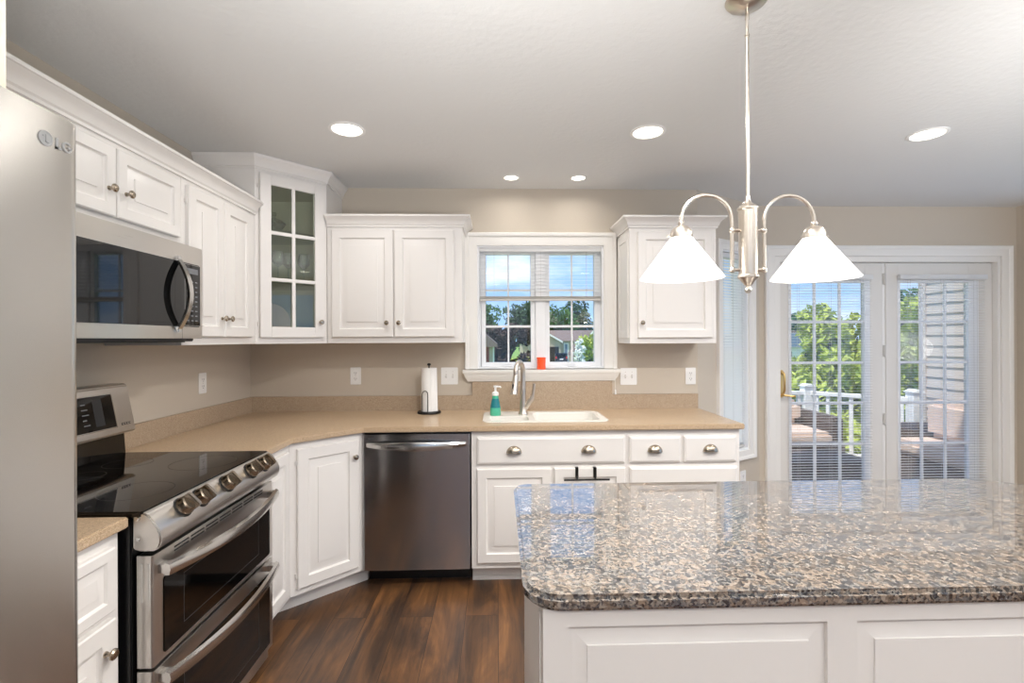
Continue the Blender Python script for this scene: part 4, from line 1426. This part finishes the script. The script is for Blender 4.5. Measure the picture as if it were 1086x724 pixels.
for sgn in (-1, 1):
    Rr = 0.079
    xc = sgn * (0.050 + Rr)
    pts = [(sgn * 0.050, 0, 1.600), (sgn * 0.050, 0, 1.727)] + [(xc - sgn * Rr * math.cos(a), 0, 1.757 + Rr * math.sin(a)) for a in [PI * k / 16 for k in range(17)]] + [(sgn * (0.050 + 2 * Rr), 0, 1.745)]
    ar = MB().tube(pts, 0.0058, 10)
    for z in (1.606, 1.727):
        ar.sphere((sgn * 0.050, 0, z), 0.0095).tube([(sgn * 0.050, 0, z), (sgn * 0.026, 0, z)], 0.005, 8)
    ar.sphere((sgn * (0.050 + 2 * Rr), 0, 1.748), 0.0105)
    arm = ar.build('arm', M['nickel'], pn)
    sxp = sgn * (0.050 + 2 * Rr)
    fit = MB().lathe([(0.0005, 1.742), (0.010, 1.742), (0.022, 1.737), (0.030, 1.727), (0.034, 1.715), (0.034, 1.7045), (0.0315, 1.7045), (0.0005, 1.712)], 24, (sxp, 0, 0))
    fit.tube([(sxp + sgn * 0.031, 0, 1.710), (sxp + sgn * 0.045, 0, 1.710)], 0.004, 6)
    fit.build('shade_cap', M['nickel'], arm)
    MB().lathe(sp_prof, 40, (sxp, 0, 0)).build('lamp_shade', M['shade'], pn)
    MB().lathe([(0.0005, 1.60), (0.018, 1.606), (0.027, 1.625), (0.022, 1.65), (0.013, 1.67), (0.013, 1.70), (0.0005, 1.70)], 18, (sxp, 0, 0)).build('bulb', M['lens'], pn)
    light('pendant_bulb_light', 'POINT', (PX + sxp, PY, 1.600), PEND_W, (1, 0.95, 0.88), shadow_soft_size=0.03)

# ------------------------------------------------------------------ recessed lights


def can(x, y, r, label, power):
    c = thing('recessed_light', label, 'ceiling light', (x, y, H), 0, 'recessed ceiling lights')
    MB().lathe([(r * 0.80, -0.004), (r * 0.86, -0.007), (r, -0.003), (r, -0.0003), (r * 0.8, -0.0003)], 36).build('trim_ring', M['plate'], c)
    MB().lathe([(0.0005, -0.0035), (r * 0.80, -0.0035), (r * 0.80, -0.0008), (0.0005, -0.0008)], 36).build('lens', M['lens'], c)
    light('recessed_light_beam', 'AREA', (x, y, H - 0.012), power, (1.0, 0.965, 0.92), shape='DISK', size=r * 1.5, spread=math.radians(165))


can(-0.740, 2.473, 0.090, 'recessed ceiling light on the left, in front of the corner cabinet', CAN_W)
can(0.766, 2.473, 0.090, 'recessed ceiling light in the middle, left of the pendant rod', CAN_W)
can(2.215, 2.470, 0.090, 'recessed ceiling light on the right, in front of the patio doors', CAN_W)
can(0.095, 3.184, 0.054, 'small recessed light over the sink, left of the pair', CAN_W * 0.22)
can(0.530, 3.181, 0.054, 'small recessed light over the sink, right of the pair', CAN_W * 0.22)
for k, (x, y) in enumerate(((0.35, 1.22), (1.95, 1.22), (3.45, 1.25))):  # unseen row added to brighten the backsplash and lower cabinets
    can(x, y, 0.090, 'unseen recessed ceiling light added just above the top of the view, %s of the row' % ('left', 'middle', 'right')[k], CAN_W * 5.2)
for (x, y) in ((-0.2, -0.8), (1.4, -0.8), (3.1, -0.8), (0.0, -2.4), (2.6, -2.4)):  # extra lights added out of view to fill the room
    can(x, y, 0.090, 'unseen recessed ceiling light added behind the viewpoint', ROOM_W)

# ------------------------------------------------------------------ outside
DZ = -0.10
dk = MB()
for i in range(15):
    y0 = E_ + T + 0.012 + i * 0.145
    dk.box(0.4, 5.2, y0, y0 + 0.139, DZ - 0.03, DZ)
tag(dk.build('deck_floor', M['deck'], None), 'tan board deck outside the patio doors', 'deck', kind='structure')

# railing
P1, P2, P0 = Vector((3.80, 5.95)), Vector((4.52, 5.22)), Vector((1.2, 5.95))
rl = thing('deck_railing', 'white deck railing with square balusters outside the patio doors', 'railing', (0, 0, DZ))


def post(p):
    MB().box(p.x - 0.055, p.x + 0.055, p.y - 0.055, p.y + 0.055, 0, 0.90).box(p.x - 0.068, p.x + 0.068, p.y - 0.068, p.y + 0.068, 0.90, 0.915).prism([(p.x - 0.06, 0.915), (p.x + 0.06, 0.915), (p.x + 0.02, 0.935), (p.x - 0.02, 0.935)], p.y - 0.06, p.y + 0.06, 'y').build('post', M['railwhite'], rl, bevel=0.004)


for p in (P0, P1, P2):
    post(p)
for a, b, n in ((P0, P1, 22), (P1, P2, 8)):
    d = (b - a)
    ln = d.length
    an = math.atan2(d.y, d.x)
    mt = Matrix.Translation((a.x, a.y, 0)) @ Matrix.Rotation(an, 4, 'Z')
    MB().box(0.05, ln - 0.05, -0.035, 0.035, 0.80, 0.845).box(0.05, ln - 0.05, -0.022, 0.022, 0.10, 0.15).build('rail', M['railwhite'], rl, pre=mt, bevel=0.004)
    for i in range(n):
        x = 0.05 + (ln - 0.1) * (i + 0.5) / n
        MB().box(x - 0.019, x + 0.019, -0.019, 0.019, 0.15, 0.80).build('baluster', M['railwhite'], rl, pre=mt)

# siding of the house wing
sd = MB()
SXW = 4.78
for i in range(34):
    z = -0.3 + i * 0.115
    sd.prism([(SXW, z), (SXW - 0.018, z), (SXW - 0.004, z + 0.115), (SXW, z + 0.115)], E_ + T, 5.36, 'y')
sd.box(SXW, SXW + 0.3, E_ + T, 5.40, -0.3, 3.6)
sd = sd.build('wall_siding', M['siding'], None, smooth=0)
st(sd)
MB().box(SXW - 0.028, SXW + 0.06, 5.34, 5.43, -0.3, 3.6).build('corner_board', M['siding'], sd)

# wicker seats


def cushion(name, label, x0, x1, y0, y1, z0, z1, rot=None, group='outdoor seat cushions'):
    cx, cy, cz = (x0 + x1) / 2, (y0 + y1) / 2, (z0 + z1) / 2
    hx, hy, hz = (x1 - x0) / 2, (y1 - y0) / 2, (z1 - z0) / 2
    m_ = MB().box(-hx, hx, -hy, hy, -hz, hz)
    o = m_.build(name, M['cushion'], None, (cx, cy, cz), rot, bevel=min(hx, hy, hz) * 0.6, seg=4, smooth=60)
    return tag(o, label, 'cushion', group)


def loveseat(label, xb, xf, y0, y1, sh=0.33, ah=0.60, bh=0.78, rz=0.0):
    """xb back edge, xf front edge; faces towards xf"""
    s = 1 if xf > xb else -1
    o = thing('wicker_loveseat', label, 'outdoor sofa', (xb, y0, DZ), rz, 'wicker loveseats on the deck')
    Lx, Ly = abs(xf - xb), y1 - y0

    def bx(x0, x1, a, b, c, d):
        xs = sorted((s * x0, s * x1))
        return MB().box(xs[0], xs[1], a, b, c, d)
    bx(0.0, Lx, 0.0, Ly, 0.05, sh).build('seat_base', M['wicker'], o, bevel=0.01)
    bx(0.0, 0.11, 0.0, Ly, sh, bh).build('backrest', M['wicker'], o, bevel=0.02)
    for a, b in ((Ly - 0.11, Ly),):
        bx(0.11, Lx - 0.02, a, b, sh, ah).build('armrest', M['wicker'], o, bevel=0.02)
    for a in (0.03, Lx - 0.03):
        for b in (0.03, Ly - 0.03):
            bx(a - 0.02, a + 0.02, b - 0.02, b + 0.02, 0.0, 0.05).build('leg', M['iron'], o)
    return o


lv = loveseat('dark wicker loveseat facing the house, seen through the left patio door', 2.30, 3.12, 5.76, 7.02, 0.40, 0.68, 0.74, -PI / 2)
lv.location = (2.30, 5.76, DZ)
cushion('seat_cushion', 'beige seat cushion on the wicker loveseat behind the left patio door', 2.34, 3.43, 4.92, 5.60, DZ + 0.402, DZ + 0.53)
cushion('back_cushion', 'beige back cushion on the wicker loveseat behind the left patio door', 2.36, 3.41, 5.38, 5.62, DZ + 0.535, DZ + 0.80)
ot = thing('wicker_ottoman', 'low dark wicker ottoman just outside the left patio door', 'ottoman', (2.45, 4.12, DZ))
MB().box(0, 0.78, 0, 0.52, 0.06, 0.40).build('base', M['wicker'], ot, bevel=0.012)
MB().box(-0.01, 0.79, -0.01, 0.53, 0.4005, 0.43).build('top', M['wicker'], ot, bevel=0.008)
for a in (0.05, 0.73):
    for b in (0.05, 0.47):
        MB().box(a - 0.02, a + 0.02, b - 0.02, b + 0.02, 0, 0.06).build('leg', M['iron'], ot)
loveseat('dark wicker loveseat against the siding behind the right patio door', 4.74, 4.06, 4.03, 5.12)
cushion('seat_cushion', 'pinkish beige seat cushion behind the right patio door', 4.05, 4.62, 4.06, 5.0, DZ + 0.332, DZ + 0.47)
cushion('back_cushion', 'pinkish beige back cushion behind the right patio door', 4.40, 4.605, 4.08, 4.98, DZ + 0.475, DZ + 0.86)

# ground
gv, gf = [], []
nx, ny = 40, 40
for j in range(ny + 1):
    y = E_ + T + 0.02 + (j / ny) ** 2 * 260
    for i in range(nx + 1):
        x = -120 + 320 * i / nx
        z = -1.0 - 1.5 * min(1, max(0, (y - 6) / 60)) + 0.012 * max(0, y - 120) + 0.15 * math.sin(x * 0.13) * math.sin(y * 0.09) * min(1, y / 60)
        gv.append((x, y, z))
for j in range(ny):
    for i in range(nx):
        o = j * (nx + 1) + i
        gf.append((o, o + 1, o + nx + 2, o + nx + 1))
tag(MB().add(gv, gf).build('lawn', M['grass'], None), 'green lawn outside the windows', 'lawn', kind='structure')


def gz(y):
    return -1.0 - 1.5 * min(1, max(0, (y - 6) / 60)) + 0.012 * max(0, y - 120)


def foliage(blobs, n, size, seed, shell=0.55):
    rd = random.Random(seed)
    vs, fs = [], []
    tot = sum(b[3] ** 2 for b in blobs)
    for (cx, cy, cz, r) in blobs:
        k = int(n * r * r / tot)
        for _ in range(k):
            d = Vector((rd.gauss(0, 1), rd.gauss(0, 1), rd.gauss(0, 1))).normalized()
            p = Vector((cx, cy, cz)) + d * r * (shell + (1.12 - shell) * rd.random() ** 0.7)
            a = Vector((rd.gauss(0, 1), rd.gauss(0, 1), rd.gauss(0, 1))).normalized()
            b = a.orthogonal().normalized()
            b = (Matrix.Rotation(rd.random() * 6.28, 3, a) @ b)
            sz = size * (0.6 + 0.8 * rd.random())
            c = a.cross(b)
            o = len(vs)
            vs += [p - b * sz, p - c * sz * 0.45 + a * sz * 0.1, p + b * sz, p + c * sz * 0.45 + a * sz * 0.1]
            fs.append((o, o + 1, o + 2, o + 3))
    return MB().add(vs, fs)


def tree(label, x, y, blobs, m, n, size, seed, trunk=0.15, name='tree', cat='tree', group='trees outside'):
    z = gz(y) - 0.15
    o = thing(name, label, cat, (x, y, z), 0, group)
    top = max(b[2] for b in blobs) - z
    tp = [(0, 0, 0), (0.03, 0.02, top * 0.4), (-0.02, 0.0, top * 0.85)]
    tm = MB().tube(tp, [trunk, trunk * 0.75, trunk * 0.3], 8)
    rd = random.Random(seed)
    for (bx, by, bz, br_) in blobs:
        tm.tube([(0.02, 0.01, top * 0.35), ((bx) * 0.5, by * 0.5, (bz - z) * 0.7 + top * 0.1), (bx, by, bz - z)], [trunk * 0.5, trunk * 0.35, trunk * 0.15], 6)
    tm.build('trunk', M['bark'], o)
    fo = foliage([(bx, by, bz - z, br_) for (bx, by, bz, br_) in blobs], n, size, seed)
    fo.build('foliage', m, o, smooth=0)
    return o


# the leafy tree beyond the railing
rd = random.Random(5)
bl = []
for k in range(46):
    bx, by = rd.uniform(-0.75, 1.75), rd.uniform(-0.8, 0.8)
    top = 2.05 - 0.25 * abs(bx - 0.3) if bx > 0.05 else 0.75
    bz = rd.uniform(-0.6, top)
    bl.append((bx, by, bz, rd.uniform(0.24, 0.42)))
tree('bright leafy tree beyond the deck railing behind the patio doors', 6.2, 9.0, bl, M['leaf1'], 15000, 0.085, 8, 0.08)
bl = [(rd.uniform(-1.0, 1.2), rd.uniform(-0.7, 0.7), rd.uniform(-0.6, 2.6), rd.uniform(0.3, 0.5)) for k in range(34)]
tree('green tree seen beside the siding through the right patio door', 10.6, 11.6, bl, M['leaf2'], 9000, 0.10, 9, 0.09)
bl = [(rd.uniform(-1.6, 1.0), rd.uniform(-0.4, 0.4), rd.uniform(-0.9, 0.15), rd.uniform(0.25, 0.4)) for k in range(24)]
tree('low green shrub growing below the bright leafy tree', 4.3, 6.9, bl, M['leaf1'], 6000, 0.07, 10, 0.04, 'shrub', 'shrub')


def vx(px, y):
    u = (px - 543) / 523.5
    return y * (u + 0.0303) / (1 - u * 0.0303)


def vz(py, y, px=543):
    return EYE - (py - 359.5 + (px - 543) * 0.0041) * y / 523.5 * (1 + 0.0)


# far houses through the patio door
hx = vx(843, 60)
h = thing('house', 'distant house with a blue-grey roof seen through the left patio door', 'house', (hx, 60, gz(60) - 0.2), 0, 'houses outside')
MB().box(-6, 3.2, 0, 7, 0, 2.9).build('walls', M['housew'], h)
MB().prism([(-6.4, 2.8), (3.6, 2.8), (2.0, 4.6), (-5, 4.6)], -0.4, 7.4, 'y').build('roof', M['roofblue'], h)
for wx in (-4.2, -1.5, 1.2):
    MB().box(wx, wx + 1.1, -0.04, 0.02, 1.1, 2.3).build('window', M['blackglass'], h)
h = thing('house', 'tiny white house far beyond the bright leafy tree', 'house', (vx(872, 95), 95, gz(95) - 0.2), 0, 'houses outside')
MB().box(-5, 5, 0, 7, 0, 3.0).build('walls', M['housew'], h)
MB().prism([(-5.4, 2.9), (5.4, 2.9), (4.2, 5.4), (-4.2, 5.4)], -0.4, 7.4, 'y').build('roof', M['roof'], h)
for wx in (-3.2, 1.9):
    MB().box(wx, wx + 1.2, -0.04, 0.02, 1.1, 2.3).build('window', M['blackglass'], h)
bl = [(rd.uniform(-7, 6), rd.uniform(-2, 2), vz(345, 110) + rd.uniform(-2.0, 1.2), rd.uniform(1.5, 2.4)) for k in range(14)]
tree('distant rounded tree above the blue-grey roof', vx(852, 110), 110, bl, M['leaf2'], 1600, 0.55, 12, 0.4)

# house across the street, through the sink window
HY = 80
gy = gz(HY)


def HX(px):
    return vx(px, HY)


hx = HX(595)
h = thing('house', 'beige house with brown roof across the street, seen through the sink window', 'house', (hx, HY, gy - 0.1), 0, 'houses outside')
zb = gy - 0.1


def rz_(py):
    return vz(py, HY, 590) - zb


MB().box(HX(554) - hx, HX(640) - hx, 1.5, 9, 0, rz_(361)).box(HX(560) - hx, HX(594.5) - hx, 0.0, 1.6, 0, rz_(361)).prism([(HX(560) - hx, rz_(361)), (HX(594.5) - hx, rz_(361)), (HX(577) - hx, rz_(352))], 0.0, 1.5, 'y').build('walls', M['house'], h)
MB().prism([(1.0, rz_(361.5)), (5.2, rz_(349.5)), (9.4, rz_(361.5))], HX(552) - hx, HX(642) - hx, 'x').build('roof', M['roof'], h)
apx, azr = HX(577) - hx, rz_(350.5)
for sg in (-1, 1):
    ex, ez = HX(577 + sg * 19.5) - hx, rz_(361.8)
    MB().prism([(apx, azr), (ex, ez), (ex, ez - 0.3), (apx, azr - 0.35)], -0.35, 4.0, 'y').build('gable_roof', M['roof'], h)
    MB().prism([(apx, azr + 0.02), (ex, ez + 0.02), (ex, ez - 0.30), (apx, azr - 0.32)], -0.45, -0.36, 'y').build('fascia', M['housew'], h)
MB().box(HX(580.5) - hx, HX(592.5) - hx, -0.06, 0.02, 0, rz_(367.5)).build('garage_opening', M['slot'], h)
dr = MB().box(HX(599) - hx, HX(604.5) - hx, 1.42, 1.52, 0.2, rz_(363.5)).build('door', M['housew'], h)
MB().box(HX(600.5) - hx, HX(603) - hx, 1.39, 1.45, 0.5, rz_(365)).build('door_glass', M['roofblue'], dr)
MB().box(HX(607) - hx, HX(611) - hx, 1.42, 1.52, 1.0, rz_(366)).build('window', M['slot'], h)
tag(MB().add([(HX(578), 79.5, gy + 0.04), (HX(600), 79.5, gy + 0.04), (HX(612), 60, gz(60) + 0.06), (HX(560), 60, gz(60) + 0.06)], [(0, 1, 2, 3)]).build('driveway', M['drive'], None), 'pale driveway in front of the beige house', 'driveway', kind='structure')

sv = thing('car', 'dark car parked on the driveway of the beige house', 'car', (HX(590.5), 76.5, gz(76.5) + 0.06))
MB().prism([(-2.2, 0.35), (2.3, 0.35), (2.3, 0.95), (1.3, 1.05), (0.6, 1.65), (-2.0, 1.7), (-2.2, 1.0)], -0.92, 0.92, 'x').build('body', M['car'], sv, bevel=0.06)
MB().box(-0.72, 0.72, -2.2, -2.12, 1.08, 1.55).build('rear_window', M['blackglass'], sv)
MB().box(-0.9, 0.9, -2.28, -2.15, 0.35, 0.62).build('bumper', M['darkgrey'], sv, bevel=0.03)
MB().box(-0.26, 0.26, -2.3, -2.27, 0.7, 0.85).build('number_plate', M['plate'], sv)
for s_ in (-1, 1):
    MB().box(s_ * 0.80 - 0.1, s_ * 0.80 + 0.1, -2.25, -2.1, 0.85, 1.2).build('tail_light', M['carred'], sv)
    for wy in (-1.4, 1.5):
        MB().lathe([(0.0005, -0.1), (0.34, -0.1), (0.34, 0.1), (0.0005, 0.1)], 18, (s_ * 0.82, wy, 0.34), 'x').build('wheel', M['slot'], sv)

# brick house corner at the left pane
BYY = 30
bx0 = vx(515, BYY)
zb = gz(BYY) - 0.1
h = thing('house', 'red brick house corner at the left edge of the sink window', 'house', (bx0, BYY, zb), 0, 'houses outside')
MB().box(-6, vx(518.6, BYY) - bx0, 0, 6, 0, vz(367, BYY) - zb).build('brick_wall', M['brick'], h)
MB().box(vx(518.6, BYY) - bx0 + 0.005, vx(523.6, BYY) - bx0, 0.05, 6, 0, vz(367, BYY) - zb).build('side_wall', M['house'], h)
MB().box(vx(522.6, BYY) - bx0, vx(524.2, BYY) - bx0, -0.03, 0.1, 0, vz(367, BYY) - zb - 0.02).build('corner_board', M['housew'], h)
MB().prism([(-6, vz(345, BYY) - zb), (vx(510, BYY) - bx0, vz(350, BYY) - zb), (vx(527.5, BYY) - bx0, vz(364.5, BYY) - zb), (vx(527.5, BYY) - bx0, vz(367.5, BYY) - zb), (-6, vz(367.5, BYY) - zb)], -0.4, 6.4, 'y').build('roof', M['roof'], h)
# gabled shed at the right
SY = 55
sx0 = vx(625, SY)
zb = gz(SY) - 0.1
h = thing('shed', 'beige gable with white trim at the right of the sink window view', 'shed', (sx0, SY, zb), 0, 'houses outside')
apx = vx(628, SY) - sx0
MB().prism([(vx(613.5, SY) - sx0, 0), (vx(642, SY) - sx0, 0), (vx(642, SY) - sx0, vz(373, SY, 620) - zb), (apx, vz(352, SY, 620) - zb), (vx(613.5, SY) - sx0, vz(373, SY, 620) - zb)], 0, 6, 'y').build('walls', M['house'], h)
for sg in (-1, 1):
    ex = vx(628 + sg * 17, SY) - sx0
    ez = vz(375.5, SY, 620) - zb
    az = vz(350.5, SY, 620) - zb
    MB().prism([(apx, az), (ex, ez), (ex, ez - 0.3), (apx, az - 0.35)], -0.3, 6.3, 'y').build('roof', M['roof'], h)
    MB().prism([(apx, az + 0.02), (ex, ez + 0.02), (ex, ez - 0.28), (apx, az - 0.3)], -0.36, -0.31, 'y').build('fascia', M['housew'], h)

# trees through the sink window
bl = [(rd.uniform(-2.0, 1.9), rd.uniform(-1.5, 1.5), vz(388, 42) + rd.uniform(0.0, 3.2), rd.uniform(0.5, 0.85)) for k in range(26)]
tree('dark plum-leaved tree left of the sink window view', vx(538, 42), 42, bl, M['leaf3'], 3600, 0.22, 21, 0.2)
bl = [(rd.uniform(-4.0, 1.6), rd.uniform(-1.5, 1.5), vz(360, 90) + rd.uniform(-2.5, 5.2), rd.uniform(1.1, 1.7)) for k in range(20)]
tree('green tree behind the plum tree at the left pane', vx(522, 90), 90, bl, M['leaf2'], 2400, 0.4, 22, 0.3)
bl = [(rd.uniform(-2.4, 2.2), rd.uniform(-1.5, 1.5), vz(360, 95) + rd.uniform(-2.5, 6.6) * (1 - 0.0), rd.uniform(1.2, 1.9)) for k in range(22)]
tree('tall dark green tree at the centre of the sink window view', vx(556, 95), 95, bl, M['leaf4'], 2600, 0.42, 23, 0.3)
bl = [(rd.uniform(-5.5, 3.2), rd.uniform(-2, 2), vz(360, 105) + rd.uniform(-2, 6.6), rd.uniform(1.4, 2.2)) for k in range(26)]
tree('large green tree behind the beige house roof, left', vx(592, 105), 105, bl, M['leaf2'], 3000, 0.45, 24, 0.4)
bl = [(rd.uniform(-3.5, 5.5), rd.uniform(-2, 2), vz(360, 122) + rd.uniform(-2, 8.0), rd.uniform(1.4, 2.2)) for k in range(26)]
tree('large dark green tree behind the beige house roof, right', vx(618, 122), 122, bl, M['leaf4'], 3000, 0.45, 25, 0.4)
bl = [(rd.uniform(-0.4, 0.8), rd.uniform(-0.5, 0.5), vz(388, 24) + rd.uniform(0.0, 1.4), rd.uniform(0.22, 0.36)) for k in range(20)]
tree('light green shrub in front of the gable', vx(625, 24), 24, bl, M['leaf1'], 2200, 0.1, 26, 0.05, 'shrub', 'shrub')
bl = [(rd.uniform(-0.2, 0.2), rd.uniform(-0.2, 0.2), vz(387, 22) + rd.uniform(0.0, 1.1), rd.uniform(0.1, 0.17)) for k in range(12)]
tree('white blossoming shrub at the lower right pane', vx(614.5, 22), 22, bl, M['leafw'], 700, 0.06, 27, 0.03, 'shrub', 'shrub')
bl = [(k * 1.3 - 3.2, rd.uniform(-0.3, 0.3), gz(60) + 0.5 + rd.uniform(0, 0.5), rd.uniform(0.6, 0.9)) for k in range(5)]
tree('row of low hedge bushes beside the driveway', vx(548, 60), 60, bl, M['leaf1'], 900, 0.2, 28, 0.06, 'hedge', 'hedge')
